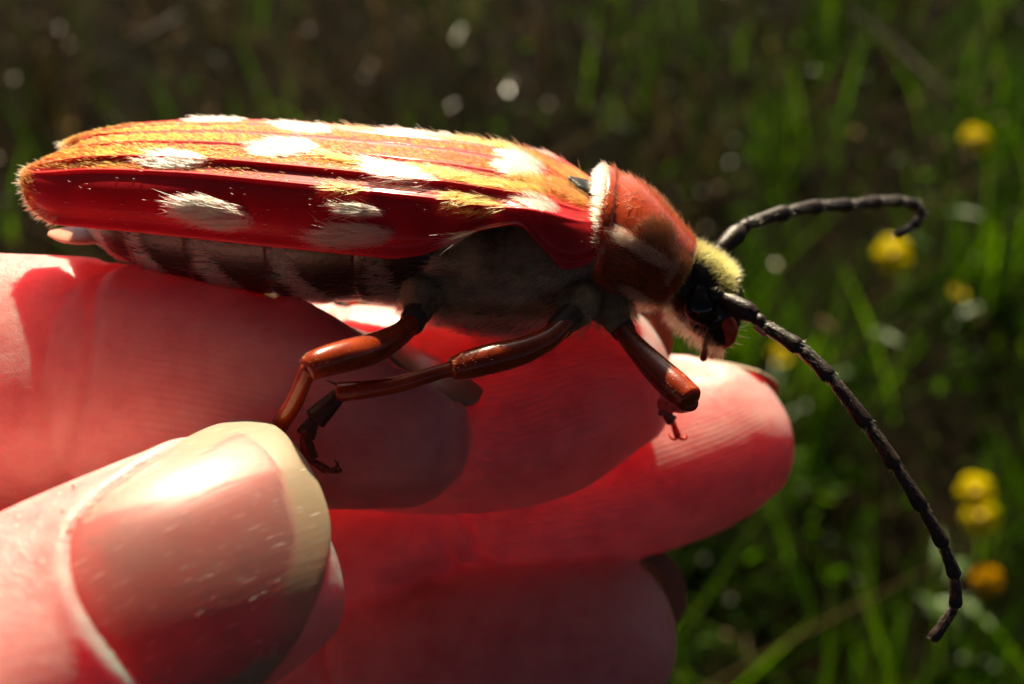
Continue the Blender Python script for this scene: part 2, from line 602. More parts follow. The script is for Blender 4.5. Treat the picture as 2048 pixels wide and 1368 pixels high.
def flower(px, py, z, size, mat, label, tilt=(0, 0), openness=.5, group=None):
    head_p = at_height(px, py, z)
    foot = np.array([head_p[0] + rng.normal(0, .012), head_p[1] + .015 + rng.normal(0, .01), -.012])
    root = bpy.data.objects.new('yellow_flower', None)
    COL.objects.link(root)
    root.location = tuple(foot)
    root.empty_display_size = .01
    tag(root, label, 'flower', 'yellow meadow flowers')
    rel = head_p - foot
    st = tube(np.array([[0, 0, 0], [rel[0] * .2 + .004, rel[1] * .3, rel[2] * .5], rel * np.array([1, 1, .97])]), [.0011, .0010, .0008], n=20, m=8, cap0=0, cap1=0)
    mk('stem', st, M['stem'], root, scale=1)
    ax = norm(np.array([tilt[0], tilt[1], 1.0]))
    ux = norm(np.cross(ax, [0, 1, .1])); uy = np.cross(ax, ux)
    for k in range(5):
        a0 = k * 2 * math.pi / 5 + rng.normal(0, .06)
        nu_, nv_ = 9, 9
        r_ = np.linspace(.08, 1, nu_)[:, None]
        s_ = np.linspace(-1, 1, nv_)[None]
        half = .62 * np.sin(np.clip(r_ * 1.08, 0, 1) * math.pi * .60) ** .9 * (1 - .0 * r_)
        rad = size * .5 * r_ * (1 - .10 * s_ ** 2 * r_ ** 4)
        aa = a0 + s_ * half
        hz = size * openness * (r_ ** 1.7) * .55 + size * .03 * s_ ** 2 * r_
        pts = rel + rad[..., None] * (np.cos(aa)[..., None] * ux + np.sin(aa)[..., None] * uy) + hz[..., None] * ax
        lower = pts - ax * size * .016
        v = np.vstack([pts.reshape(-1, 3), lower.reshape(-1, 3)])
        f = loft_faces(nu_, nv_, False)
        n_ = nu_ * nv_
        rim = [i * nv_ for i in range(nu_)] + [(nu_ - 1) * nv_ + j for j in range(1, nv_)] + [i * nv_ + nv_ - 1 for i in range(nu_ - 2, -1, -1)] + [j for j in range(nv_ - 2, 0, -1)]
        f = f + [tuple(i + n_ for i in q[::-1]) for q in f] + [(rim[i], rim[(i + 1) % len(rim)], rim[(i + 1) % len(rim)] + n_, rim[i] + n_) for i in range(len(rim))]
        mk('petal', (v, f), mat, root, scale=1)
    mk('flower_centre', tube([rel - ax * size * .02, rel + ax * size * .14], [size * .12, size * .15], n=6, m=12), M['stamen'], root, scale=1)
    for k, hh in enumerate((.35, .6)):
        b0 = rel * hh
        a0 = rng.uniform(0, 6.28)
        d = np.array([math.cos(a0), math.sin(a0), .45])
        mk('leaf', tube([b0, b0 + d * .012, b0 + d * .028 + np.array([0, 0, -.004])], [.0004, .0005, .0002], [.001, .0035, .0004], (0, 0, 1), n=10, m=10), M['stem'], root, scale=1)
    return root


flower(1948, 282, .15, .022, M['petal'], 'wide open yellow flower tallest of the meadow flowers, above the far antenna', (.1, -.9), .22)
flower(1783, 512, .14, .024, M['petal'], 'round bright yellow flower just beneath the hooked tip of the far antenna', (0, -1.1), .2)
flower(1948, 985, .13, .018, M['petal'], 'upper of two yellow flowers touching each other, beside the long near antenna', (-.2, -1), .3)
flower(1955, 1036, .115, .019, M['petal'], 'lower of two yellow flowers touching each other, beside the long near antenna', (.1, -1), .3)
flower(1970, 1162, .10, .015, M['petal_orange'], 'small orange yellow flower under the touching pair, near the antenna end', (0, -1), .3)
flower(1556, 715, .08, .015, M['petal'], 'half hidden yellow flower low in the grass behind the fingertip', (.2, -.4), .5)
flower(1912, 590, .05, .013, M['petal'], 'dim yellow flower deep in the grass below the round bright one', (.3, -.2), .5)


def twig(pts, r, label):
    p = np.array([at_height(*t) for t in pts])
    root = mk('dry_twig', tube(p - p[0], [r, r * .9, r * .75, r * .5], n=30, m=10), M['bark'], scale=1)
    root.location = tuple(p[0])
    tag(root, label, 'twig')
    br = norm(np.cross(p[-1] - p[0], [0, 0, 1]))
    for k, (a, s) in enumerate(((.4, 1), (.65, -1), (.82, 1))):
        b = p[0] + (p[-1] - p[0]) * a - p[0]
        d = norm(br * s + norm(p[-1] - p[0]) * .8 + np.array([0, 0, .3]))
        mk('side_shoot', tube([b, b + d * .02, b + d * .05 + np.array([0, 0, .006])], [r * .5, r * .45, r * .2], n=12, m=8), M['bark'], root, scale=1)
    return root


M['bark'] = cuticle('dry_bark', (.07, .045, .03), (.16, .11, .075), 60, .6, .0008)
twig([(1340, 300, .02), (1280, 220, .08), (1215, 130, .12), (1160, 40, .15)], .0028, 'pale dry twig rising out of the dark hollow above the pronotum')
twig([(2010, 330, .02), (1900, 200, .09), (1790, 90, .12), (1700, 20, .14)], .0024, 'thin dry twig slanting through the grass above the highest yellow flower')
twig([(60, 240, .03), (160, 150, .08), (270, 80, .12), (360, 30, .13)], .0026, 'dry twig among withered grass beyond the wing case tips')


# ------------------------------------------------------------------ the hand
HANDM = L


def rows(rs):
    return np.array([P(a, b, c) for a, b, c, *_ in rs]), np.array([r[3] for r in rs]), np.array([r[4] for r in rs])


FINGERS = {
    'index': dict(rows=[(-900, 900, 6, 11.5, 10.5), (-550, 800, 3, 11, 10), (-250, 765, 0, 10.6, 9.6), (0, 762, .5, 10.1, 8.8), (200, 762, .2, 9.7, 8.2), (400, 785, -.4, 8.9, 7.8),
                        (560, 815, -1.0, 7.8, 7.4), (700, 852, -1.4, 6.5, 7.0), (800, 872, -1.4, 5.5, 6.5)], cap=1.02,
                  hint=(.1, .42, 1), power=2.5),
    'middle': dict(rows=[(-800, 1000, 16, 11, 10), (-300, 860, 13, 10.4, 9), (100, 800, 12, 9.6, 8.6), (500, 800, 10.5, 9.0, 8.0), (700, 812, 9.5, 8.9, 7.6), (900, 822, 8.5, 8.9, 7.4),
                         (1060, 802, 8, 8.8, 7.2), (1170, 770, 7.6, 7.6, 6.8), (1245, 748, 7.4, 6.2, 6.2)], cap=.68,
                   hint=(.1, .5, 1), power=2.5),
    'ring': dict(rows=[(-700, 1300, 20, 10, 9), (-200, 1290, 20, 9.6, 8.4), (250, 1245, 21.5, 9.2, 8.2), (500, 1165, 20.5, 9.0, 8.0), (700, 1075, 19.5, 8.8, 7.8), (900, 985, 19, 8.3, 7.6),
                       (1120, 958, 18.5, 8.6, 7.6), (1290, 930, 18, 8.3, 7.4), (1410, 890, 17.5, 7.8, 7.0), (1470, 862, 17.5, 7.0, 6.6)], cap=.72,
                 hint=(0, .45, 1), power=2.5),
    'little': dict(rows=[(-500, 1560, 22, 9.6, 9), (0, 1530, 21, 9.2, 8.4), (450, 1450, 15, 9.0, 8), (800, 1345, 14.5, 8.4, 7.4), (1000, 1302, 14, 8.1, 7.2), (1150, 1280, 13.5, 7.7, 6.8), (1235, 1262, 13.5, 6.9, 6.4)],
                   cap=.78, hint=(.1, .5, 1), power=2.4),
    'thumb': dict(rows=[(-1000, 1900, -12, 13, 12), (-600, 1650, -26, 11.6, 10.6), (-250, 1478, -26, 9.4, 8.5), (0, 1350, -23, 8.9, 7.7), (200, 1247, -20, 9.1, 7.4), (380, 1152, -17, 8.9, 7.1), (480, 1100, -15.4, 8.6, 6.6),
                        (545, 1066, -14.3, 8.1, 6.0)], cap=.36, hint=(-.594, .419, .649), power=2.25),
}
caps = []
AX = {}
for nm, d in FINGERS.items():
    p, ra, rb = rows(d['rows'])
    caps.append(tube(p, ra, rb, d['hint'], n=90, m=48, cap0=1, cap1=d['cap'], power=d['power']))
    q = cr(np.column_stack([p, ra, rb]), 240)
    AX[nm] = q
# palm, heel of the thumb and forearm, all out of the frame
caps.append(tube([P(-700, 1000, 9), P(-1150, 1200, 12), P(-1700, 1450, 16), P(-2200, 1650, 18)], [18, 27, 28, 22], [12, 13, 15, 15], (0, 0, 1), n=40, m=40))
caps.append(tube([P(-800, 1750, -3), P(-1250, 1750, 4), P(-1700, 1650, 12)], [15, 17, 16], [14, 15, 14], (0, 0, 1), n=30, m=36))
caps.append(tube([P(-2100, 1620, 18), P(-2900, 1950, 22), P(-4600, 2650, 30)], [20, 22, 29], [16, 19, 25], (0, 0, 1), n=30, m=40))

hv, hf = join(caps)
tmp = mk('hand_shape', (hv, hf), M['skin'], recalc=True)
md = tmp.modifiers.new('r', 'REMESH')
md.mode = 'VOXEL'
md.voxel_size = 0.00045
dg = bpy.context.evaluated_depsgraph_get()
ev = tmp.evaluated_get(dg)
me = ev.to_mesh()
nv = len(me.vertices)
V = np.empty(nv * 3); me.vertices.foreach_get('co', V); V = V.reshape(-1, 3) * 1000
nf = len(me.polygons)
lt = np.empty(nf, int); me.polygons.foreach_get('loop_total', lt)
lv = np.empty(len(me.loops), int); me.loops.foreach_get('vertex_index', lv)
ed = np.empty(len(me.edges) * 2, int); me.edges.foreach_get('vertices', ed); ed = ed.reshape(-1, 2)
FACES = [tuple(x) for x in np.split(lv, np.cumsum(lt)[:-1])]
FACES = [tuple(int(i) for i in f) for f in FACES]
ev.to_mesh_clear()
bpy.data.objects.remove(tmp, do_unlink=True)


def lap(V, it, lam=.5):
    deg = np.bincount(ed.ravel(), minlength=len(V)).astype(float)[:, None]
    for _ in range(it):
        S = np.zeros_like(V)
        for k in range(3):
            S[:, k] = np.bincount(ed[:, 0], V[ed[:, 1], k], minlength=len(V)) + np.bincount(ed[:, 1], V[ed[:, 0], k], minlength=len(V))
        V = V + lam * (S / deg - V)
    return V


V = lap(V, 7)


def vnormals(V):
    me = bpy.data.meshes.new('t')
    me.from_pydata(V.tolist(), [], FACES)
    n = np.empty(len(V) * 3); me.vertices.foreach_get('normal', n)
    bpy.data.meshes.remove(me)
    return n.reshape(-1, 3)


# per-vertex finger coordinates
best = np.full(len(V), 1e9); who = np.zeros(len(V), int); along = np.zeros(len(V)); ang = np.zeros(len(V))
names = list(FINGERS)
for fi, nm in enumerate(names):
    q = AX[nm]
    c = q[:, :3]
    s = np.concatenate([[0], np.cumsum(np.linalg.norm(np.diff(c, axis=0), axis=1))])
    T = norm(np.gradient(c, axis=0))
    h = np.array(FINGERS[nm]['hint'], float)
    N = norm(h[None] - T * (T @ h)[:, None])
    Bv = np.cross(T, N)
    for a in range(0, len(V), 20000):
        b = slice(a, a + 20000)
        d2 = ((V[b][:, None] - c[None, ::3]) ** 2).sum(-1)
        k = d2.argmin(1) * 3
        r = V[b] - c[k]
        al = s[k] - s[-1] + (r * T[k]).sum(1)
        aa = np.arctan2((r * Bv[k]).sum(1), (r * N[k]).sum(1))
        dd = np.sqrt(d2.min(1)) / q[k, 3]
        u = dd < best[b]
        best[b] = np.where(u, dd, best[b]); who[b] = np.where(u, fi, who[b])
        along[b] = np.where(u, al, along[b]); ang[b] = np.where(u, aa, ang[b])
NV = vnormals(V)

# flexion creases on the palmar side (ring finger's and index finger's end joints)
for nm, s0, dep in (('ring', -26, .8), ('ring', -28.2, .45), ('little', -25, .8), ('little', -27, .4), ('middle', -26, .8), ('middle', -28, .4), ('index', -23, .6), ('index', -25.2, .35), ('index', -49, .8), ('index', -51.5, .5)):
    k = names.index(nm)
    sel = (who == k) & (NV[:, 1] < .2)
    wob = .7 * np.sin(ang * 3 + s0)
    V[sel] -= NV[sel] * (dep * np.exp(-((along[sel] - s0 - wob[sel]) / .55) ** 2))[:, None]

bvh = BVHTree.FromPolygons([Vector(v) for v in V], FACES)


def nail_def(nm, center, T, N, outline, bed_in, name, label=None, up=.28, hw=None):
    """outline: closed polygon (a along, b across) in mm about center; bed_in: width of the free edge band"""
    T = norm(T); N = norm(N - T * np.dot(N, T)); S = np.cross(N, T)
    pa = np.asarray(outline, float)
    cen = np.array([pa[:, 0].mean(), pa[:, 1].mean()])
    A, Bq, Z = [], [], []
    for a in np.linspace(pa[:, 0].min(), pa[:, 0].max(), 22):
        for b in np.linspace(pa[:, 1].min(), pa[:, 1].max(), 22):
            o = center + T * a + S * b + N * 12
            hit = bvh.ray_cast(Vector(o), Vector(-N))
            if hit[0] is not None and hit[1].dot(Vector(N)) > .25:
                z = 12 - hit[3]
                if abs(z) < 6:
                    A.append(a); Bq.append(b); Z.append(z)
    A, Bq, Z = map(np.array, (A, Bq, Z))
    X = np.column_stack([np.ones_like(A), A, Bq, A * A, A * Bq, Bq * Bq])
    co = np.linalg.lstsq(X, Z, rcond=None)[0]
    co[3] = np.clip(co[3], -.02, -.002); co[5] = min(co[5], -.012)
    # refit constant+linear with the clamped curvature
    Zr = Z - co[3] * A * A - co[4] * A * Bq - co[5] * Bq * Bq
    c2 = np.linalg.lstsq(X[:, :3], Zr, rcond=None)[0]
    co[:3] = c2
    if nm != 'thumb':
        co[2] = np.clip(co[2], -.06, .06); co[5] = max(co[5], -.05)

    def f(a, b):
        return co[0] + co[1] * a + co[2] * b + co[3] * a * a + co[4] * a * b + co[5] * b * b
    return dict(nm=nm, c=center, T=T, N=N, S=S, out=pa, cen=cen, f=f, up=up, bed=bed_in, name=name, label=label)


def sdist(pa, a, b):
    """signed distance to closed polygon, negative inside"""
    p = np.column_stack([a, b])
    d = np.full(len(p), 1e9); ins = np.zeros(len(p), bool)
    n = len(pa)
    for i in range(n):
        u, v = pa[i], pa[(i + 1) % n]
        e = v - u
        t = np.clip(((p - u) @ e) / max(e @ e, 1e-9), 0, 1)
        d = np.minimum(d, np.linalg.norm(p - u - t[:, None] * e, axis=1))
        c = ((u[1] > p[:, 1]) != (v[1] > p[:, 1]))
        with np.errstate(divide='ignore', invalid='ignore'):
            xi = u[0] + (p[:, 1] - u[1]) * e[0] / (e[1] if e[1] != 0 else 1e-9)
        ins ^= c & (p[:, 0] < xi)
    return np.where(ins, -d, d)


def smooth_closed(p, n=120):
    p = np.asarray(p, float)
    q = np.vstack([p[-2:], p, p[:3]])
    out = []
    for i in range(len(p)):
        a, b, c, d = q[i + 1], q[i + 2], q[i + 3], q[i + 4] if i + 4 < len(q) else q[-1]
        for f in np.linspace(0, 1, max(2, n // len(p)), endpoint=False):
            out.append(.5 * ((2 * b) + (-a + c) * f + (2 * a - 5 * b + 4 * c - d) * f ** 2 + (-a + 3 * b - 3 * c + d) * f ** 3))
    return np.array(out)


def oval(len_, hw, base=.75):
    """generic nail outline: squarish base, rounded free edge; a from 0 to len_"""
    pts = []
    for t in np.linspace(-1, 1, 13):
        pts.append((len_ - len_ * .30 * abs(t) ** 2.6, hw * t))
    for t in np.linspace(1, -1, 11)[1:-1]:
        pts.append((len_ * .10 * abs(t) ** 3, hw * t * base if abs(t) > .9 else hw * t * .95))
    return np.array(pts)


NAILS = []
# thumb
tc_ = P(400, 1090, -24)
tT = norm(P(665, 960, -20.2) - P(200, 1215, -27.2))
tN = norm(np.array([.14, -.80, .58]))
px_out = [(440, 834), (490, 825), (545, 845), (592, 890), (630, 950), (654, 1010), (662, 1070), (652, 1140), (628, 1210), (590, 1280), (540, 1345), (480, 1400),
          (400, 1432), (320, 1408), (250, 1345), (192, 1265), (156, 1190), (140, 1115), (150, 1050), (200, 990), (260, 945), (330, 900), (390, 862)]
tS = np.cross(norm(tN - tT * np.dot(tN, tT)), tT)
tNn = np.cross(tT, tS)
o_ab = []
for x, y in px_out:                               # pixel ray onto the nail's own plane
    p0, p1 = P(x, y, -33), P(x, y, -10)
    tt = ((tc_ - p0) @ tNn) / ((p1 - p0) @ tNn)
    r_ = p0 + (p1 - p0) * tt - tc_
    o_ab.append((r_ @ tT, r_ @ tS))
for _ in range(3):                                # settle the outline onto the curved plate
    nd_ = nail_def('thumb', tc_, tT, tN, smooth_closed(o_ab, 138), 2.2, 'thumbnail', 'pink thumb nail with a pale free edge and fine scratches', up=.18)
    o_ab = []
    for x, y in px_out:
        p0, p1 = P(x, y, -33), P(x, y, -6)
        z_ = 0.0
        for _k in range(12):
            tt = ((tc_ + nd_['N'] * z_ - p0) @ nd_['N']) / ((p1 - p0) @ nd_['N'])
            r_ = p0 + (p1 - p0) * tt - tc_
            ab_ = (r_ @ nd_['T'], r_ @ nd_['S'])
            z_ = .5 * z_ + .5 * max(nd_['f'](*ab_) + .18, -5.5)
        o_ab.append(ab_)
NAILS.append(nail_def('thumb', tc_, tT, tN, smooth_closed(o_ab, 138), 2.2, 'thumbnail', 'pink thumb nail with a pale free edge and fine scratches', up=.18))
# index: seen edge-on, facing up
for nm, base_px, tip_px, Nn, ln, hw, bed, lift in (
        ('index', (585, 655, 1), (966, 780, 1), (.30, .50, 1), 15.0, 4.2, 2.2, .3),
        ('middle', (1090, 640, 10.5), (1342, 672, 11), (.1, .85, .8), 11.6, 5.2, 1.8, .3),
        ('ring', (1330, 760, 20.5), (1556, 778, 19.5), (.05, .55, 1), 11.0, 5.2, 1.8, .3),
        ('little', (1130, 1180, 18.5), (1366, 1170, 19), (.1, 1, .35), 11.2, 4.6, 2.0, .3)):
    b0, t0 = P(*base_px), P(*tip_px)
    ln = np.linalg.norm(t0 - b0)
    NAILS.append(nail_def(nm, b0, t0 - b0, np.array(Nn, float), smooth_closed(oval(ln, hw), 132), bed, nm + '_fingernail', up=lift))

for nl in NAILS:
    sel = np.where(who == names.index(nl['nm']))[0]
    r = V[sel] - nl['c']
    a, b, z = r @ nl['T'], r @ nl['S'], r @ nl['N']
    m_ = (NV[sel] @ nl['N'] > .0) & (np.abs(z - nl['f'](a, b)) < 3.5)
    sel, a, b, z = sel[m_], a[m_], b[m_], z[m_]
    sd_ = sdist(nl['out'], a, b)
    f = nl['f'](a, b) + nl['up']
    tgt = z.copy()
    inn = sd_ < -.25
    tgt[inn] = np.minimum(z[inn], f[inn] - .35)
    # fold of skin around the sides and base, fading to nothing at the free end
    amid = np.clip((nl['out'][:, 0].max() * .55 - a) / 4, 0, 1)
    ring_ = (sd_ >= -.25) & (sd_ < 2.6)
    fold = (.36 * np.exp(-((sd_ - .55) / .65) ** 2) - .25 * np.exp(-((sd_ + .1) / .25) ** 2)) * amid
    base = np.where(sd_ < 1.2, np.maximum(z, f - .25) * amid + np.minimum(z, f - .25) * (1 - amid), z)
    wgt = np.clip((2.6 - sd_) / 1.4, 0, 1)
    tgt[ring_] = ((base + fold) * wgt + z * (1 - wgt))[ring_]
    V[sel] += (tgt - z)[:, None] * nl['N']
V = lap(V, 1, .35)

hand = mk('hand', (V, FACES), M['skin'], recalc=False)
hand.matrix_world = HANDM
tag(hand, 'sunlit human hand with curled fingers carrying the beetle, thumb nail in front', 'hand')
rv = np.zeros((len(V), 3))
rv[:, 0] = along * .35
rv[:, 1] = ang * 7.5
fp = (np.clip((along + 22) / 6, 0, 1)) * np.clip(-(np.cos(ang)) * 1.6 + .9, 0, 1)
fp[who == names.index('thumb')] *= .0
at = hand.data.attributes.new('ridge', 'FLOAT_VECTOR', 'POINT'); at.data.foreach_set('vector', rv.ravel())
at = hand.data.attributes.new('ridge_mask', 'FLOAT', 'POINT'); at.data.foreach_set('value', fp)

for nl in NAILS:
    pa, cen = nl['out'], nl['cen']
    n = len(pa)
    R = np.concatenate([np.linspace(0.02, .9, 20), [.94, .97, .99, 1.0]])
    ab = cen + R[:, None, None] * (pa - cen)[None]
    a, b = ab[..., 0], ab[..., 1]
    z = nl['f'](a, b) + nl['up']
    edge = np.clip((R - .94) / .06, 0, 1)[:, None]
    z = z - .10 * edge ** 2
    top = nl['c'] + a[..., None] * nl['T'] + b[..., None] * nl['S'] + z[..., None] * nl['N']
    bot = top - nl['N'] * .42
    rings = np.concatenate([top, bot[::-1]], 0)
    v, f = loft(rings)
    ob = mk(nl['name'], (v, f), M['nail' if nl['nm'] == 'thumb' else 'fingernail'], hand)
    if nl['label']:
        ob['label'] = nl['label']
    aa = np.concatenate([a, a[::-1]], 0).ravel(); bb = np.concatenate([b, b[::-1]], 0).ravel()
    aa = np.append(aa, [cen[0]] * 2); bb = np.append(bb, [cen[1]] * 2)
    dist_in = -sdist(pa, aa, bb)
    amax = pa[:, 0].max()
    hwb = np.abs(pa[:, 1]).max()
    # free edge: distance from the rim on the distal half
    sidef = np.clip((aa - amax * .10) / (amax * .30), 0, 1)
    bedw = nl['bed'] * (1 + .25 * np.sin(bb * .9 + 1) * .4)
    fr = np.clip((bedw - dist_in) / .35 + .5, 0, 1) * sidef
    # where the plate reaches past the flesh it is free as well
    if nl['nm'] == 'thumb':
        nl['bvh'] = BVHTree.FromPolygons([Vector(q_) for q_ in V], FACES)
        zz = nl['f'](aa, bb) + nl['up']
        for i_ in range(len(aa)):
            o_ = nl['c'] + aa[i_] * nl['T'] + bb[i_] * nl['S'] + (zz[i_] + .3) * nl['N']
            h_ = nl['bvh'].ray_cast(Vector(o_), Vector(-nl['N']))
            dd_ = 9.0 if h_[0] is None else h_[3]
            fr[i_] = max(fr[i_], min(1.0, max(0.0, (dd_ - 1.5) / .5)))
    at = ob.data.attributes.new('free_edge', 'FLOAT', 'POINT'); at.data.foreach_set('value', fr)
    at = ob.data.attributes.new('nail_uv', 'FLOAT_VECTOR', 'POINT')
    at.data.foreach_set('vector', np.column_stack([aa, bb, np.zeros_like(aa)]).ravel())

# dry curled flakes of skin beside the thumb nail
fl_v, fl_f = [], []
bvh2 = BVHTree.FromPolygons([Vector(v) for v in V], FACES)
eye0 = Vector((0, -DIST, 0))
for k in range(60):
    t = rng.random()
    fx, fy = 205 - 75 * t + rng.normal(0, 24), 975 + 120 * t + rng.normal(0, 22)
    if rng.random() < .3:
        fx, fy = rng.uniform(20, 190), rng.uniform(985, 1060)
    hit = bvh2.ray_cast(eye0, (Vector(P(fx, fy, 0)) - eye0).normalized())
    if hit[0] is None:
        continue
    h0, n0 = np.array(hit[0]), np.array(hit[1])
    a = norm(np.cross(n0, rng.normal(0, 1, 3))); a = norm(a + tT * rng.choice([-1.0, 1.0])); b = norm(np.cross(n0, a))
    la, lb = rng.uniform(.12, .45), rng.uniform(.05, .14)
    cu = rng.uniform(.01, .07)
    o_ = len(fl_v)
    for i_ in range(4):
        q_ = i_ / 3
        for sgn in (-1, 1):
            fl_v.append(h0 + n0 * (.02 + cu * q_ ** 2) + a * la * (q_ - .3) + b * lb * sgn * (1 - .6 * q_) + rng.normal(0, .02, 3))
    for i_ in range(3):
        fl_f.append((o_ + 2 * i_, o_ + 2 * i_ + 1, o_ + 2 * i_ + 3, o_ + 2 * i_ + 2))
M['flake'] = pmat('dry_skin', (.85, .66, .55), .5, Subsurface_Weight=.4, Subsurface_Scale=.0005)
fo = mk('dry_skin_flakes', (np.array(fl_v), fl_f), M['flake'], hand, recalc=False)
tag(fo, kind='stuff')

# ------------------------------------------------------------------ the beetle
YAW, TILT, SLOPE = math.radians(-3), math.radians(28), math.radians(-5.5)
e1 = norm(np.array([math.cos(YAW) * math.cos(SLOPE), math.sin(YAW), math.sin(SLOPE)]))
lat = np.array([0, -math.cos(TILT), -math.sin(TILT)])
e2 = norm(lat - e1 * (lat @ e1))                 # towards the side that faces the photographer
e3 = np.cross(e2, e1)
if e3[2] < 0:
    e3 = -e3
BO = P(1185, 385, -3.0)


def Bt(x, y, z):
    x, y, z = np.broadcast_arrays(np.asarray(x, float), np.asarray(y, float), np.asarray(z, float))
    return BO + x[..., None] * e1 + y[..., None] * e2 + z[..., None] * e3


BASE = P(700, 606, -1)
beetle = bpy.data.objects.new('beetle', None)
COL.objects.link(beetle)
beetle.empty_display_size = .01
beetle.matrix_world = L @ Matrix.Translation(Vector(BASE * .001))
tag(beetle, 'large red longhorn beetle with pale hair tufts standing on the fingers', 'beetle')


def part(name, vf, mat, parent=None, label=None):
    o = mk(name, vf, mat, parent or beetle)
    if (parent or beetle) is beetle:
        o.location = tuple(-BASE * .001)
    if label:
        o['label'] = label
    return o


def strands(name, parent, roots, dirs, length, radius, tint, nrm=None, npt=5, curl=.25, jitter=.12):
    """hair as one curves object; roots/dirs (n,3) mm, dirs unit; strands bend back to the surface"""
    n = len(roots)
    if n == 0:
        return None
    cu = bpy.data.hair_curves.new(name)
    cu.add_curves([npt] * n)
    t = np.linspace(0, 1, npt)[None, :, None]
    length = np.broadcast_to(np.asarray(length, float), (n,))
    d = norm(dirs + rng.normal(0, jitter, (n, 3)))
    bend = -nrm if nrm is not None else np.zeros((n, 3))
    side = rng.normal(0, .12, (n, 3))
    pts = roots[:, None] + length[:, None, None] * (d[:, None] * t + (bend * curl + side)[:, None] * t ** 2 * .8)
    rad = np.broadcast_to(np.asarray(radius, float), (n,))[:, None] * np.array([1, 1, .9, .65, .15] if npt == 5 else np.linspace(1, .15, npt))[None]
    cu.position_data.foreach_set('vector', (pts * .001).astype(np.float32).ravel())
    a = cu.attributes.get('radius') or cu.attributes.new('radius', 'FLOAT', 'POINT')
    a.data.foreach_set('value', (rad * .001).astype(np.float32).ravel())
    c4 = np.ones((n, 4), np.float32)
    c4[:, :3] = np.clip(np.asarray(tint) * rng.normal(1, .12, (n, 1)), .003, .98)
    a = cu.attributes.new('tint', 'FLOAT_COLOR', 'CURVE')
    a.data.foreach_set('color', c4.ravel())
    cu.materials.append(M['hair'])
    o = bpy.data.objects.new(name, cu)
    COL.objects.link(o)
    o.parent = parent
    if parent is beetle:
        o.location = tuple(-BASE * .001)
    o['kind'] = 'stuff'
    return o


def inell(p, E):
    """smooth membership in rotated ellipses (px): list of (cx,cy,rx,ry,deg)"""
    out = np.zeros(len(p))
    for cx, cy, rx, ry, dg_ in E:
        a = math.radians(dg_)
        dx, dy = p[:, 0] - cx, p[:, 1] - cy
        u = (dx * math.cos(a) + dy * math.sin(a)) / rx
        v = (-dx * math.sin(a) + dy * math.cos(a)) / ry
        q = np.sqrt(u * u + v * v)
        out = np.maximum(out, np.clip((1.12 - q) / .24, 0, 1))
    return out


# ---- elytra -----------------------------------------------------------------
EL = 44.2
U_ = [0, .03, .08, .135, .28, .45, .62, .75, .85, .92, .965, .99, 1.0]
W_ = [5.6, 6.9, 7.9, 8.4, 8.6, 8.6, 8.4, 8.0, 7.3, 6.5, 5.6, 4.6, 3.5]
ZS_ = [.1, .55, 1.3, 1.85, 2.4, 2.5, 2.35, 1.9, 1.3, .6, 0, -.6, -1.1]
ZM0_ = [-3.4, -3.5, -3.5, -3.4, -3.3, -3.2, -3.2, -3.3, -3.6, -3.9, -3.8, -3.2, -2.5]
UM_ = [0, .02, .045, .075, .12, .17, .22, .28, .33, .40, .5, .91, .95, .98, 1]
CUT_ = [.75, .2, .1, 1.5, 3.1, 2.7, 1.6, .4, 0, 0, 0, 0, .35, 1.0, 1.9]   # how far the margin is raised (arch over the thorax side)
COSTA = ((.30, .14), (.585, .26), (.755, .24))


def elytron_pt(u, v, off=0.0):
    """u base->tip, v suture->margin; returns beetle coords X,Y,Z"""
    w_ = smooth1(u, U_, W_)
    zs = smooth1(u, U_, ZS_)
    zm = smooth1(u, U_, ZM0_)
    cut = smooth1(u, UM_, CUT_)
    n = 2.45
    # fraction of the cross-section reached at the margin
    hz = np.clip(cut / (zs - zm), 0, .97)            # height fraction above zm
    ymax = (1 - hz ** n) ** (1 / n)
    gap = 1.6 * np.clip((u - .80) / .20, 0, 1) ** 1.5
    thmax = np.arctan2(ymax ** (n / 2), np.maximum(hz, 0) ** (n / 2))
    th = v * thmax
    yf = np.sin(th) ** (2 / n)
    zf = np.cos(th) ** (2 / n)
    Y = gap + (w_ - gap) * yf
    Z = zm + (zs - zm) * zf
    tipx = 1 - .06 * (np.abs(yf - .74) / .74) ** 2 * np.clip((u - .9) / .1, 0, 1)
    basex = 1.3 * np.clip(1 - u / .12, 0, 1) * (yf - .25) * 1.0       # shoulders reach forward
    X = -EL * u * tipx + basex - .9 * np.clip(1 - u / .10, 0, 1) * np.clip(.3 - yf, 0, 1)
    fade = np.clip(u / .12, 0, 1) * np.clip((.985 - u) / .10, 0, 1)
    rel = np.zeros_like(u)
    for c, h in COSTA:
        rel = rel + h * np.exp(-((yf - c - .02 * np.sin(u * 5)) / .022) ** 2)
    rel = rel - .10 * np.exp(-((yf - .445) / .06) ** 2) - .10 * np.exp(-((yf - .67) / .045) ** 2)
    rel = rel * fade
    rel = rel + .10 * np.exp(-(yf / .035) ** 2) * np.clip((.97 - u) / .05, 0, 1)
    # rolled rim along the outer margin, shoulder hump
    rel = rel + .12 * np.exp(-((v - 1) / .035) ** 2) - .08 * np.exp(-((v - .93) / .05) ** 2) * np.clip(u / .05, 0, 1)
    rel = rel + .75 * np.exp(-((u - .09) / .05) ** 2 - ((yf - .80) / .15) ** 2)
    rel = rel - .5 * np.exp(-((u - .16) / .07) ** 2 - ((yf - .88) / .14) ** 2)
    ny, nz = np.sin(th), np.cos(th)
    rel = rel + off
    return X, Y + rel * ny, Z + rel * nz


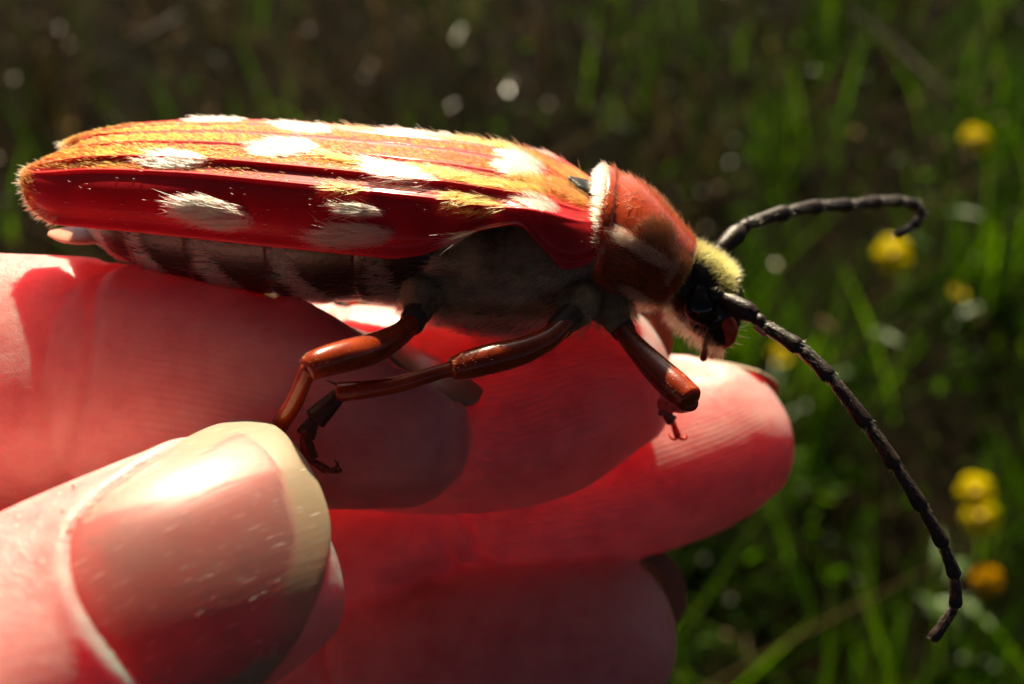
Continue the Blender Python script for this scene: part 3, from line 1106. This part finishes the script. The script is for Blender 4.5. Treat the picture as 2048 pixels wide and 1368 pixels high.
nu, nvv = 260, 150
uu = np.linspace(0, 1, nu) ** 1.0
vv = np.concatenate([np.linspace(0, 1, nvv)])
U2, V2 = np.meshgrid(uu, vv, indexing='ij')
elytra = {}
for side in (1, -1):
    X, Y, Z = elytron_pt(U2, V2)
    top = Bt(X, side * Y + side * .03, Z)
    X, Y, Z = elytron_pt(U2, V2, -.38)
    bot = Bt(X, side * np.maximum(Y, .02) + side * .03, Z)
    n_ = nu * nvv
    f = loft_faces(nu, nvv, False)
    f2 = [tuple(i + n_ for i in q[::-1]) for q in f]
    rim = [i * nvv for i in range(nu)] + [(nu - 1) * nvv + j for j in range(1, nvv)] + [i * nvv + nvv - 1 for i in range(nu - 2, -1, -1)] + [j for j in range(nvv - 2, 0, -1)]
    f3 = [(rim[i], rim[(i + 1) % len(rim)], rim[(i + 1) % len(rim)] + n_, rim[i] + n_) for i in range(len(rim))]
    elytra[side] = part('elytron', (np.vstack([top.reshape(-1, 3), bot.reshape(-1, 3)]), f + f2 + f3), M['elytra'])

WHITE = [(355, 322, 64, 17, 0), (575, 298, 64, 17, -3), (810, 348, 66, 17, 8), (730, 422, 42, 14, 5), (435, 428, 74, 30, 14), (715, 474, 80, 24, -3),
         (950, 475, 37, 13, 3), (1052, 340, 44, 15, 12), (1085, 412, 40, 10, 12), (770, 330, 40, 8, 14)]
GOLD = [(700, 378, 44, 9, 5), (955, 408, 58, 20, 10), (1150, 388, 46, 14, 24), (1000, 370, 110, 8, 10), (1100, 372, 80, 8, 16), (900, 345, 80, 7, 10), (1140, 340, 50, 9, 24),
        (700, 318, 60, 8, 10)]
PALE, GOLDC, BROWN = (.84, .72, .44), (.24, .075, .004), (.10, .030, .004)


def elytra_hair(side, N0):
    u = rng.random(N0); v = rng.random(N0)
    wj = smooth1(u, U_, W_) / 8.6
    k = rng.random(N0) < wj
    u, v = u[k], v[k]
    X, Y, Z = elytron_pt(u, v)
    pn = Bt(X, Y, Z)
    px = proj(pn)
    e = 1e-3
    Xa, Ya, Za = elytron_pt(np.clip(u + e, 0, 1), v); Xb, Yb, Zb = elytron_pt(np.clip(u - e, 0, 1), v)
    du = Bt(Xa, side * Ya, Za) - Bt(Xb, side * Yb, Zb)
    Xa, Ya, Za = elytron_pt(u, np.clip(v + e, 0, 1)); Xb, Yb, Zb = elytron_pt(u, np.clip(v - e, 0, 1))
    dv = Bt(Xa, side * Ya, Za) - Bt(Xb, side * Yb, Zb)
    nn = norm(np.cross(du, dv))
    ctr = Bt(X, 0 * Y, Z - 6)
    p = Bt(X, side * (Y + .03), Z)
    flip = ((p - ctr) * nn).sum(1) < 0
    nn[flip] *= -1
    tl = norm(du)
    yf = Y / smooth1(u, U_, W_)
    white = inell(px, WHITE)
    gold = inell(px, GOLD)
    # fuzzy streaks instead of clean ellipses
    wn = .5 + .5 * np.sin(px[:, 1] * .55 + 2.2 * np.sin(px[:, 0] * .03)) * np.sin(px[:, 0] * .021 + px[:, 1] * .2)
    oncosta = np.zeros(len(u))
    for c, h in COSTA:
        oncosta = np.maximum(oncosta, np.exp(-((yf - c - .02 * np.sin(u * 5)) / .052) ** 2))
    oncosta = np.maximum(oncosta, np.exp(-(yf / .045) ** 2))
    tail = np.clip((u - .56) / .26, 0, 1)
    front = np.clip((.20 - u) / .14, 0, 1)
    dors = np.clip((.745 - yf) / .03, 0, 1)
    dors2 = np.where(yf > .60, np.clip((u - .48) / .2, .12, 1) * (.6 + .4 * wn), 1.0)
    dg_ = dors * (.55 + .45 * tail) * (1 - .99 * oncosta) * dors2
    # hair reaches the very tip all round, and the rim there
    tipz = np.clip((u - .945) / .03, 0, 1)
    dg_ = np.maximum(dg_, .55 * tipz)
    rr = rng.random(len(u))
    isw = rr < white * (1 - .55 * oncosta)
    isg = (~isw) & (rng.random(len(u)) < gold * (.25 + .65 * wn) * (1 - .7 * oncosta))
    isb = (~isw) & (~isg) & (rng.random(len(u)) < dg_ * .58)
    sparse = (~isw) & (~isg) & (~isb) & (rng.random(len(u)) < .003)
    tint = np.zeros((len(u), 3)); ln = np.zeros(len(u)); lift = np.zeros(len(u))
    tint[isw] = PALE; ln[isw] = rng.normal(1.25, .25, isw.sum()); lift[isw] = .34
    tint[isg] = (.42, .235, .04); ln[isg] = rng.normal(1.3, .28, isg.sum()); lift[isg] = .45
    gb = np.array(GOLDC)[None] * tail[isb, None] + np.array(BROWN)[None] * (1 - tail[isb, None])
    tint[isb] = gb; ln[isb] = rng.normal(.52, .10, isb.sum()); lift[isb] = .42
    tint[sparse] = PALE; ln[sparse] = .35; lift[sparse] = .5
    side_spots = isw & (yf > .78)
    ln[side_spots] *= 1.35; lift[side_spots] = .2
    keep = isw | isg | isb | sparse
    d = norm(tl * 1.0 + nn * lift[:, None])
    rad = np.where(isw | isg, .021, .016)
    strands('pubescence', elytra[side], p[keep], d[keep], ln[keep], rad[keep], tint[keep], nn[keep], curl=.28, jitter=.13)


elytra_hair(1, 62000)
elytra_hair(-1, 44000)
# fringe on the tips
for side in (1, -1):
    n = 380
    u = rng.uniform(.90, 1.0, n); v = np.where(rng.random(n) < .75, rng.uniform(.9, 1, n), rng.uniform(0, 1, n))
    u = np.where(v < .9, rng.uniform(.985, 1, n), u)
    X, Y, Z = elytron_pt(u, v)
    p = Bt(X, side * Y, Z)
    c = Bt(X * 0 - 39, side * (Y * 0 + 2.5), Z * 0 + 0)
    d = norm(norm(p - c) + -e1 * .7)
    strands('tip_fringe', elytra[side], p, d, rng.uniform(.35, .75, n), .013, (.70, .46, .14), None, jitter=.2)


# ---- generic ellipse-section body in beetle coordinates ----------------------
def body(rowsx, n=90, m=64, power=2.0, up_=1.0):
    q = cr(np.array(rowsx, float), n)     # X, Zc, a, b, (Xtilt)
    th = np.linspace(0, 2 * math.pi, m, endpoint=False)
    cs, sn = np.cos(th), np.sin(th)
    if power != 2:
        cs = np.sign(cs) * np.abs(cs) ** (2 / power); sn = np.sign(sn) * np.abs(sn) ** (2 / power)
    sh = q[:, 4] if q.shape[1] > 4 else np.zeros(n)
    Xr = q[:, :1] + sh[:, None] * sn[None]
    return q, Bt(Xr, q[:, 2:3] * cs[None], q[:, 1:2] + q[:, 3:4] * (np.where(sn > 0, up_, 1.0) * sn)[None])


def surf_sample(rings, n):
    """random points on a ring grid (closed in the 2nd index): position, normal, grid coords"""
    a, b, _ = rings.shape
    nx = np.roll(rings, -1, 1)
    q0, q1, q2, q3 = rings[:-1], nx[:-1], nx[1:], rings[1:]
    nr = np.cross(q1 - q0, q3 - q0)
    ar = np.linalg.norm(nr, axis=-1)
    pick = rng.choice(ar.size, n, p=(ar / ar.sum()).ravel())
    i, j = np.unravel_index(pick, ar.shape)
    s, t = rng.random((n, 1)), rng.random((n, 1))
    p = (q0[i, j] * (1 - s) + q1[i, j] * s) * (1 - t) + (q3[i, j] * (1 - s) + q2[i, j] * s) * t
    cen = rings.mean(1)[i]
    nn = norm(nr[i, j])
    fl = ((p - cen) * nn).sum(1) < 0
    nn[fl] *= -1
    tl = norm(q3[i, j] - q0[i, j])
    return p, nn, tl, (i + t[:, 0]) / (a - 1), (j + s[:, 0]) / b


# ---- abdomen: five segments, each slightly overlapping the next --------------
abd = bpy.data.objects.new('abdomen', None)
COL.objects.link(abd); abd.parent = beetle; abd.location = tuple(-BASE * .001)
XA = [-10, -12, -16, -20, -24.6, -29, -33, -36, -38.5, -40, -41.2]
ZA = [-3.4, -3.5, -3.7, -3.9, -4.0, -4.0, -4.0, -3.9, -3.6, -3.45, -3.3]
AA = [7.0, 7.3, 7.4, 7.4, 7.3, 7.1, 6.6, 5.8, 4.5, 3.2, 1.6]
BA = [6.0, 6.2, 6.4, 6.5, 6.45, 6.3, 5.9, 5.2, 4.1, 3.0, 1.6]
xr, yi = np.array(XA)[::-1], None
fz = lambda x, t: smooth1(np.asarray(x, float), xr, np.array(t)[::-1])
SEGX = [-10.5, -17.6, -24.3, -30.6, -35.4, -41.1]
STRIPES = [[(188, 470), (196, 500), (230, 522)], [(268, 470), (285, 520), (330, 566)], [(392, 490), (420, 545), (478, 592)], [(560, 505), (580, 560), (640, 605)], [(748, 520), (770, 580), (800, 605)]]
for k in range(5):
    x0, x1 = SEGX[k], SEGX[k + 1]
    xs = np.linspace(x0 + .5, x1, 26)
    t = (x0 - xs) / (x0 - x1)
    swell = 1 + .022 * np.sin(np.clip(t, 0, 1) * math.pi) + .018 * np.clip(t, 0, 1) - .06 * np.clip((t - .93) / .07, 0, 1)
    q = np.column_stack([xs, fz(xs, ZA), fz(xs, AA) * swell, fz(xs, BA) * swell])
    th = np.linspace(0, 2 * math.pi, 72, endpoint=False)
    rings = Bt(q[:, :1] + 0 * th[None] + .5 * np.abs(np.cos(th))[None] * 0, q[:, 2:3] * np.cos(th)[None], q[:, 1:2] + q[:, 3:4] * np.where(np.sin(th) > 0, .66, 1)[None] * np.sin(th)[None])
    seg = part('segment', loft(rings), M['black'], abd)
    p, nn, tl, gu, gv = surf_sample(rings, 13000)
    vis = (nn @ e3) < .45
    px = proj(p)
    # mirror the pattern through the body: the far flank carries the same bands
    loc = (p - BO)
    yb = np.abs(loc @ e2)
    pm = Bt(loc @ e1, yb, loc @ e3)
    pxm = proj(pm)
    dn = np.zeros(len(p))
    for s in STRIPES:
        s = np.array(s, float)
        xc = np.interp(pxm[:, 1], s[:, 1], s[:, 0])
        wd = np.interp(pxm[:, 1], [470, 600], [14, 34])
        dn = np.maximum(dn, np.clip((wd - np.abs(pxm[:, 0] - xc - 8)) / 9, 0, 1))
    grey = np.clip((gu - .55) / .4, 0, 1) * .22 + .04
    r = rng.random(len(p))
    isc = (r < dn) & vis
    isg = (~isc) & (rng.random(len(p)) < grey * .5) & vis
    kk = isc | isg
    tint = np.where(isc[:, None], np.array((.88, .78, .55)), np.array((.45, .36, .24)))
    strands('pubescence', seg, p[kk], norm(tl + nn * .16)[kk], np.where(isc, .95, 1.1)[kk], np.where(isc, .023, .012)[kk], tint[kk], nn[kk], curl=.12, jitter=.12)

# pale shiny plate under the wing tips
tp = [Bt(-37.6, 1.8, -6.0), Bt(-39.8, 2.2, -6.4), Bt(-41.6, 2.6, -6.5), Bt(-42.8, 2.9, -6.4)]
part('tail_plate', tube(tp, [.55, .45, .32, .12], [2.3, 2.1, 1.5, .5], e3, n=30, m=28, cap0=.4, cap1=.6), M['membrane'], label='pink translucent plate under the wing case tips')

# ---- thorax underside ---------------------------------------------------------
q, rT = body([(-15.2, -3.6, 4.0, 4.2), (-14, -3.9, 6.6, 6.2), (-12, -4.2, 7.3, 6.9), (-8.5, -4.5, 7.7, 7.2), (-5, -4.5, 7.6, 7.2), (-2.3, -4.1, 6.9, 6.6), (-.3, -3.7, 6.0, 5.6), (.6, -3.5, 5.0, 4.7)], 70, 72, 2.15, .62)
thorax = part('thorax', loft(rT), M['thorax'])
p, nn, tl, gu, gv = surf_sample(rT, 34000)
loc = p - BO
px = proj(Bt(loc @ e1, np.abs(loc @ e2), loc @ e3))
dark = inell(px, [(960, 605, 75, 26, 6), (1010, 545, 110, 26, -14), (1090, 600, 40, 10, -10), (960, 648, 130, 8, 3)])
vis = (nn @ e3) < .35
streak = .5 + .5 * np.sin(px[:, 1] * .16 + 1.4 * np.sin(px[:, 0] * .02))
kk = vis & (rng.random(len(p)) < (.95 - .6 * dark) * (.4 + .6 * streak))
tint = np.array((.92, .78, .52))[None] * (.5 + .6 * streak[kk, None])
strands('pubescence', thorax, p[kk], norm(-tl * 1.0 + nn * .16 - e3 * .35)[kk], rng.uniform(1.0, 1.8, kk.sum()), .023, tint, nn[kk], curl=.15, jitter=.16)

# scutellum between the wing bases
part('scutellum', tube([Bt(.6, 0, .0), Bt(-.8, 0, .55), Bt(-1.9, 0, .95)], [.30, .3, .2], [1.5, 1.2, .35], e3, n=16, m=20, cap0=.5, cap1=.6), M['black'])

# ---- pronotum -------------------------------------------------------------------
PR = np.array([(.35, -3.2, 5.2, 4.3, 0), (.75, -3.15, 6.05, 4.95, .2), (1.2, -3.2, 6.1, 4.95, .35), (1.55, -3.35, 5.9, 4.75, .45), (2.6, -3.75, 6.1, 4.75, .75), (3.9, -4.35, 5.7, 4.35, 1.1),
               (5.2, -5.05, 4.8, 3.7, 1.35), (6.2, -5.6, 4.1, 3.15, 1.5), (6.9, -6.0, 3.7, 2.85, 1.5), (7.1, -6.1, 3.2, 2.5, 1.5)])
q, rP = body(PR, 90, 80, 2.1)
pron = part('pronotum', loft(rP), M['pronotum'])
p, nn, tl, gu, gv = surf_sample(rP, 30000)
loc = p - BO
px = proj(Bt(loc @ e1, np.abs(loc @ e2), loc @ e3))
pale_band = inell(px, [(1255, 480, 40, 16, 25), (1300, 510, 55, 13, 30), (1280, 590, 40, 9, 28), (1350, 545, 30, 7, -62)])
collar = (gu < .13)
dark = inell(px, [(1315, 470, 40, 34, 30), (1330, 555, 70, 60, 30), (1280, 545, 70, 50, 20)])
disc = inell(px, [(1290, 410, 85, 55, 38), (1350, 480, 45, 30, 55)])
lower = (nn @ e3) < -.05
r = rng.random(len(p))
isp = (r < pale_band) | (collar & (r < .75))
isd = (~isp) & (r < dark * .9)
ish = (~isp) & (~isd) & (r < .04 + .2 * lower)
kk = isp | isd | ish
tint = np.where(isp[:, None], np.array((.86, .74, .40)), np.where(isd[:, None], np.array((.10, .06, .03)), np.array((.62, .36, .10))))
ln = np.where(collar & isp, rng.uniform(.45, .9, len(p)), np.where(isp, 1.0, .7))
lift = np.where(collar, .9, np.where(isp, .45, .6))
dr = norm(np.where(collar[:, None], -tl * .8, -tl) + nn * lift[:, None])
strands('pubescence', pron, p[kk], dr[kk], ln[kk], np.where(isp, .022, .014)[kk], tint[kk], nn[kk], curl=.2, jitter=.2)
# dark velvet patch on the side of the disc
# ---- head --------------------------------------------------------------------
hd = tube([P(1338, 548, .2), P(1372, 556, 0), P(1400, 578, -.1), P(1422, 615, -.2), P(1434, 650, -.2), P(1442, 678, -.2)], [2.6, 2.75, 2.9, 2.75, 2.1, 1.2],
          [2.7, 2.8, 2.9, 2.6, 2.1, 1.3], (.5, 0, .8), n=50, m=40, cap0=.4, cap1=.5)
head = part('head', hd, M['black'])
part('eye', tube([P(1409, 566, -2.2), P(1398, 588, -2.45), P(1404, 615, -2.5), P(1424, 640, -2.2)], [.85, .95, 1.35, .8], [.55, .75, .95, .6], (1, 0, .2), n=40, m=28), M['eye'], head)
part('eye', tube([P(1424, 536, 2.2), P(1410, 560, 2.5), P(1412, 590, 2.6), P(1430, 612, 2.2)], [.85, .95, 1.35, .8], [.55, .75, .95, .6], (1, 0, .2), n=40, m=28), M['eye'], head)
part('antennal_socket', tube([P(1425, 590, -2.5), P(1437, 590, -2.9)], [.75, .72], n=8, m=20, cap0=.3, cap1=.6), M['black'], head)
part('antennal_socket', tube([P(1422, 518, 2.2), P(1430, 510, 2.6)], [.75, .72], n=8, m=20, cap0=.3, cap1=.6), M['black'], head)
part('mandible', tube([P(1444, 630, -1.9), P(1461, 658, -2.0), P(1459, 684, -1.3), P(1446, 697, -.5)], [.7, .6, .35, .08], [.5, .45, .3, .08], (1, 0, 0), n=24, m=16), M['mouth'], head, 'shiny dark red jaw')
part('mandible', tube([P(1446, 632, 1.2), P(1460, 658, 1.2), P(1456, 684, .6), P(1444, 694, .1)], [.7, .6, .35, .08], [.5, .45, .3, .08], (1, 0, 0), n=24, m=16), M['mouth'], head)
part('palp', join([tube([P(1412, 672, -.8), P(1410, 690, -1.0)], [.2, .26], n=8, m=12), tube([P(1410, 692, -1.0), P(1407, 716, -1.1)], [.2, .30], n=8, m=12)]), M['mouth'], head)
part('palp', join([tube([P(1424, 678, .8), P(1428, 694, .9)], [.2, .26], n=8, m=12), tube([P(1428, 696, .9), P(1424, 712, .9)], [.2, .28], n=8, m=12)]), M['mouth'], head)


def tuft(parent, c, spread, n, d, ln, tint, rad=.012, jit=.3, name='bristles'):
    c = np.asarray(c, float)
    r = c + rng.normal(0, 1, (n, 3)) * np.asarray(spread)
    dd = norm(np.broadcast_to(np.asarray(d, float), (n, 3)) + rng.normal(0, jit, (n, 3)))
    strands(name, parent, r, dd, rng.uniform(*ln, n), rad, tint, None, jitter=.1)


# crown, cheeks and chin hair grown from the head surface
hvv, hff = hd
m_ = 40
rH = hvv[:-2].reshape(-1, m_, 3)
p, nn, tl, gu, gv = surf_sample(rH, 16000)
px = proj(p)
crown = inell(px, [(1440, 535, 26, 45, -20), (1405, 505, 40, 26, 30), (1455, 570, 12, 26, -10)]) * (nn[:, 2] + .6 * nn[:, 0] > .15)
chin = inell(px, [(1385, 660, 45, 26, 30), (1360, 630, 30, 22, 30), (1425, 690, 22, 14, 20)]) * (nn[:, 2] < .2)
cheek = inell(px, [(1381, 620, 8, 24, 22)])
r = rng.random(len(p))
k1, k2, k3 = r < crown * .9, (r < chin * .25), (r < cheek)
kk = k1 | k2 | k3
tint = np.where(k1[:, None], np.array((.66, .43, .08)), np.where(k3[:, None], np.array((.85, .76, .55)), np.array((.55, .36, .14))))
ln = np.where(k1, rng.uniform(.4, 1.0, len(p)), np.where(k3, .8, rng.uniform(.7, 1.5, len(p))))
dr = norm(nn * np.where(k3, .35, 1)[:, None] + np.where(k1[:, None], np.array([.4, -.1, .25]), np.array([-.05, 0, -.6])))
strands('pubescence', head, p[kk], dr[kk], ln[kk], .013, tint[kk], nn[kk], curl=.1, jitter=.22)
tuft(head, P(1452, 655, -1), (.25, .4, .5), 34, (1, -.1, .05), (.8, 1.9), (.9, .8, .55), .014, .25)
tuft(head, P(1440, 690, -.4), (.3, .5, .2), 26, (.3, -.1, -1), (.4, 1.0), (.75, .4, .2), .012, .35)


# ---- antennae ----------------------------------------------------------------
def antenna(pts, rad, name='antenna'):
    root = bpy.data.objects.new(name, None)
    COL.objects.link(root); root.parent = beetle; root.location = tuple(-BASE * .001)
    pp = [P(*t) for t in pts]
    for k in range(len(pp) - 1):
        a, b = pp[k], pp[k + 1]
        ax = norm(b - a)
        g = .10
        r = rad[k]
        if k == 0:
            tb = tube([a, a + (b - a) * .12, a + (b - a) * .3, a + (b - a) * .75, b - ax * g], [r * .75, r * .62, r * .85, r * 1.08, r * .85], n=30, m=20, cap0=.6, cap1=.5)
        elif np.linalg.norm(b - a) < 1.4:
            tb = tube([a, (a + b) / 2, b], [r * .7, r * .95, r * .8], n=12, m=20, cap0=.5, cap1=.5)
        else:
            ln_ = np.linalg.norm(b - a)
            sag = norm(np.cross(ax, [0, 1, 0])) * .05 * ln_ * (1 if k % 2 else .6)
            tb = tube([a + ax * g, a + (b - a) * .18, a + (b - a) * .55 + sag * .3, a + (b - a) * .86, b - ax * .04], [r * .62, r * .80, r * .92, r * 1.10, r * .82], n=30, m=20, cap0=.4, cap1=.4)
        sg = part('antenna_segment', tb, M['antenna'], root)
        if k >= 2:
            # fine pile and a few spiny hairs at the joint
            n = 260
            t = rng.random(n)[:, None]
            dirs = norm(np.cross(rng.normal(0, 1, (n, 3)), ax))
            rts = a + (b - a) * t + dirs * r * .86
            strands('pile', sg, rts, norm(dirs * .35 + ax), .28, .010, (.30, .22, .15), None, jitter=.1)
            n = 7
            dirs = norm(np.cross(rng.normal(0, 1, (n, 3)), ax))
            strands('bristles', sg, b - ax * .3 + dirs * r * .8, norm(dirs * .7 + ax), rng.uniform(.3, .6, n), .013, (.55, .42, .2), None, jitter=.15)
    return root


antenna([(1438, 590, -3), (1510, 632, -4.2), (1526, 650, -4.5), (1602, 697, -5.6), (1663, 757, -6.6), (1737, 852, -7.6), (1793, 935, -8.2), (1846, 1018, -8.4),
         (1888, 1092, -8.4), (1911, 1155, -8.2), (1911, 1214, -7.9), (1864, 1280, -7.5)],
        [.74, .60, .60, .58, .55, .54, .52, .50, .47, .44, .40])
antenna([(1430, 508, 2.8), (1482, 460, 4.5), (1494, 449, 5), (1575, 424, 8), (1640, 413, 11), (1700, 411, 14), (1760, 404, 16.5), (1800, 403, 18.5), (1832, 410, 20),
         (1846, 430, 20.5), (1826, 454, 19.5), (1793, 470, 18)],
        [.80, .66, .66, .64, .62, .60, .58, .55, .52, .47, .42])
pel = part('seed', tube([P(1512, 655, -4.7), P(1527, 668, -4.9)], [.22, .20], n=8, m=12), M['membrane'], label='tiny pale grain stuck to the antenna')


# ---- legs ---------------------------------------------------------------------
def leg(side, coxa, troch, femur, tibia, tarsi, claw_dir, femr, tibr, tarr, femmat='leg', tibmat='leg', tarmat='tarsus', spur=True):
    root = bpy.data.objects.new('leg', None)
    COL.objects.link(root); root.parent = beetle; root.location = tuple(-BASE * .001)
    part('coxa', tube(coxa, [1.5, 1.7, 1.1], n=24, m=24), M['thorax'], root)
    part('trochanter', tube(troch, [1.0, .95], n=10, m=20), M['dark'], root)
    f_ = part('femur', tube(femur, femr, n=44, m=26, cap0=.6, cap1=.45), M[femmat], root)
    t_ = part('tibia', tube(tibia, tibr, n=36, m=20, cap0=.7, cap1=.4), M[tibmat], root)
    if spur:
        e = tibia[-1]; d = norm(tibia[-1] - tibia[-2])
        for s in (-1, 1):
            sd_ = norm(np.cross(d, [0, 1, 0])) * s
            part('spur', tube([e + sd_ * tibr[-1] * .7, e + sd_ * tibr[-1] * 1.25 + d * .9], [.14, .03], n=6, m=8), M[tarmat], root)
    for k in range(len(tarsi) - 1):
        a, b = tarsi[k], tarsi[k + 1]
        r = tarr[k]
        flat = r * .62
        tt = tube([a, a + (b - a) * .5, a + (b - a) * .92], [r * .60, r * .85, r * 1.0], [flat * .7, flat, flat], norm(np.cross(norm(b - a), [0, 1, .2])), n=16, m=16, cap0=.4, cap1=.25)
        part('tarsus_segment', tt, M[tarmat], root)
        n = 90
        ax_ = norm(b - a)
        dd = norm(np.cross(rng.normal(0, 1, (n, 3)), ax_))
        tq = rng.random(n)[:, None]
        strands('pile', root, a + (b - a) * tq + dd * r * .6, norm(dd * .5 + ax_), .28, .010, (.30, .16, .07), None, jitter=.15)
    e = tarsi[-1]; d = norm(tarsi[-1] - tarsi[-2])
    for cd in claw_dir:
        cd = np.asarray(cd, float)
        part('claw', tube([e - d * .05, e + cd * .45 + d * .30, e + cd * .85 + d * .25, e + cd * 1.0 - d * .15], [.16, .14, .10, .02], n=14, m=10), M[tarmat], root)
    # short golden pile on the thigh, downy hair at the hip
    fa = np.array(femur)
    n = 350
    t = rng.random(n) * (len(fa) - 1)
    i = np.minimum(t.astype(int), len(fa) - 2)
    base = fa[i] + (fa[i + 1] - fa[i]) * (t - i)[:, None]
    ax = norm(fa[i + 1] - fa[i])
    rr = np.interp(t, range(len(fa)), femr)
    dd = norm(np.cross(rng.normal(0, 1, (n, 3)), ax))
    strands('pile', f_, base + dd * (rr * .98)[:, None], norm(dd * .35 + ax), .25, .008, (.55, .22, .05), None, jitter=.1)
    ca = np.array(coxa)
    n = 1100
    t = rng.random(n)[:, None] * 1.0
    base = ca[0] + (ca[-1] - ca[0]) * t
    dd = norm(np.cross(rng.normal(0, 1, (n, 3)), ca[-1] - ca[0]))
    strands('pubescence', root, base + dd * 1.45, norm(dd * .35 + norm(ca[-1] - ca[0])), rng.uniform(.5, 1.0, n), .012, (.36, .28, .17), None, jitter=.2)
    return root


# hind leg on the near side
leg(1, [P(862, 560, -4.2), P(845, 590, -5.6), P(836, 622, -6.3)], [P(838, 615, -6.3), P(824, 646, -6.9)],
    [P(834, 632, -6.6), P(800, 668, -8.2), P(745, 697, -10.4), P(690, 712, -12.4), P(640, 726, -13.8), P(618, 737, -14.2)],
    [P(618, 738, -14.3), P(606, 764, -13.8), P(588, 806, -12.4), P(562, 846, -10.8), P(535, 890, -9.6)],
    [P(535, 890, -9.6), P(512, 920, -9.3), P(495, 945, -9.1), P(482, 965, -9.0), P(470, 990, -9.0)],
    [(.7, 0, -.3), (-.7, 0, -.3)], [.72, .85, 1.10, 1.12, 1.02, .86], [.62, .58, .60, .62, .60], [.7, .65, .6, .35])
# middle leg on the near side
leg(1, [P(1168, 585, -4.5), P(1152, 612, -6.0), P(1138, 636, -7.0)], [P(1140, 632, -7.2), P(1118, 656, -7.9)],
    [P(1132, 645, -7.8), P(1095, 678, -8.8), P(1040, 703, -9.8), P(980, 718, -10.4), P(930, 731, -10.8), P(908, 738, -11.0)],
    [P(906, 738, -11.0), P(880, 744, -11.0), P(800, 768, -10.8), P(735, 779, -10.6), P(680, 784, -10.4)],
    [P(682, 786, -10.4), P(626, 842, -10.6), P(610, 872, -10.6), P(620, 920, -10.5), P(655, 942, -10.2)],
    [(.9, -.1, .25), (.65, -.3, .75)], [.72, .85, 1.0, 1.08, .98, .82], [.58, .52, .58, .64, .72], [.85, .72, .62, .34], tibmat='leg')
# front leg on the near side: shin drawn in behind the thigh
leg(1, [P(1218, 590, -3.2), P(1224, 618, -4.0), P(1232, 640, -4.5)], [P(1230, 632, -4.4), P(1246, 660, -4.6)],
    [P(1238, 650, -4.6), P(1268, 690, -5.6), P(1312, 737, -7.0), P(1350, 773, -8.3), P(1378, 797, -9.2)],
    [P(1380, 806, -9.2), P(1364, 812, -6.4), P(1346, 810, -3.0), P(1330, 808, -.2)],
    [P(1330, 808, .0), P(1331, 830, .2), P(1345, 842, .5), P(1356, 874, 1.3)],
    [(.75, 0, .15), (-.75, 0, .15)], [.72, .82, 1.05, 1.15, 1.05], [.62, .55, .60, .66], [.62, .5, .30], tarmat='leg')
# the three legs of the far side, mostly hidden by the body
leg(-1, [P(860, 570, 5), P(845, 600, 7), P(840, 615, 8)], [P(840, 612, 8), P(835, 620, 9)],
    [P(838, 615, 8.5), P(800, 575, 12), P(760, 560, 14), P(735, 566, 15)], [P(735, 568, 15), P(715, 590, 15.5), P(700, 612, 15)],
    [P(700, 612, 15), P(690, 618, 14.5), P(680, 620, 14), P(668, 622, 13.5)], [(-.7, 0, -.3), (-.5, .5, -.3)], [.72, 1.0, 1.1, .86], [.6, .58, .6], [.7, .6, .35])
leg(-1, [P(1160, 580, 4), P(1150, 600, 6), P(1146, 615, 7)], [P(1148, 612, 7), P(1140, 620, 8)],
    [P(1142, 615, 8), P(1110, 590, 11), P(1070, 575, 13), P(1040, 580, 14)], [P(1040, 582, 14), P(1020, 600, 14), P(1010, 625, 13)],
    [P(1010, 625, 13), P(1000, 632, 12.5), P(990, 635, 12), P(978, 637, 11.5)], [(-.7, 0, -.3), (-.5, .5, -.3)], [.72, 1.0, 1.1, .86], [.6, .58, .6], [.7, .6, .35])
leg(-1, [P(1235, 585, 2.5), P(1238, 605, 3.5), P(1240, 620, 4)], [P(1240, 615, 4), P(1246, 622, 4.5)],
    [P(1244, 618, 4.5), P(1262, 605, 6.5), P(1280, 600, 8), P(1290, 606, 9)], [P(1290, 608, 9), P(1280, 620, 9.5), P(1268, 634, 9.5)],
    [P(1268, 634, 9.5), P(1262, 640, 9.2), P(1256, 644, 9), P(1250, 647, 9)], [(-.7, 0, -.3), (.5, .5, -.3)], [.72, .9, 1.0, .86], [.6, .58, .6], [.6, .5, .3])
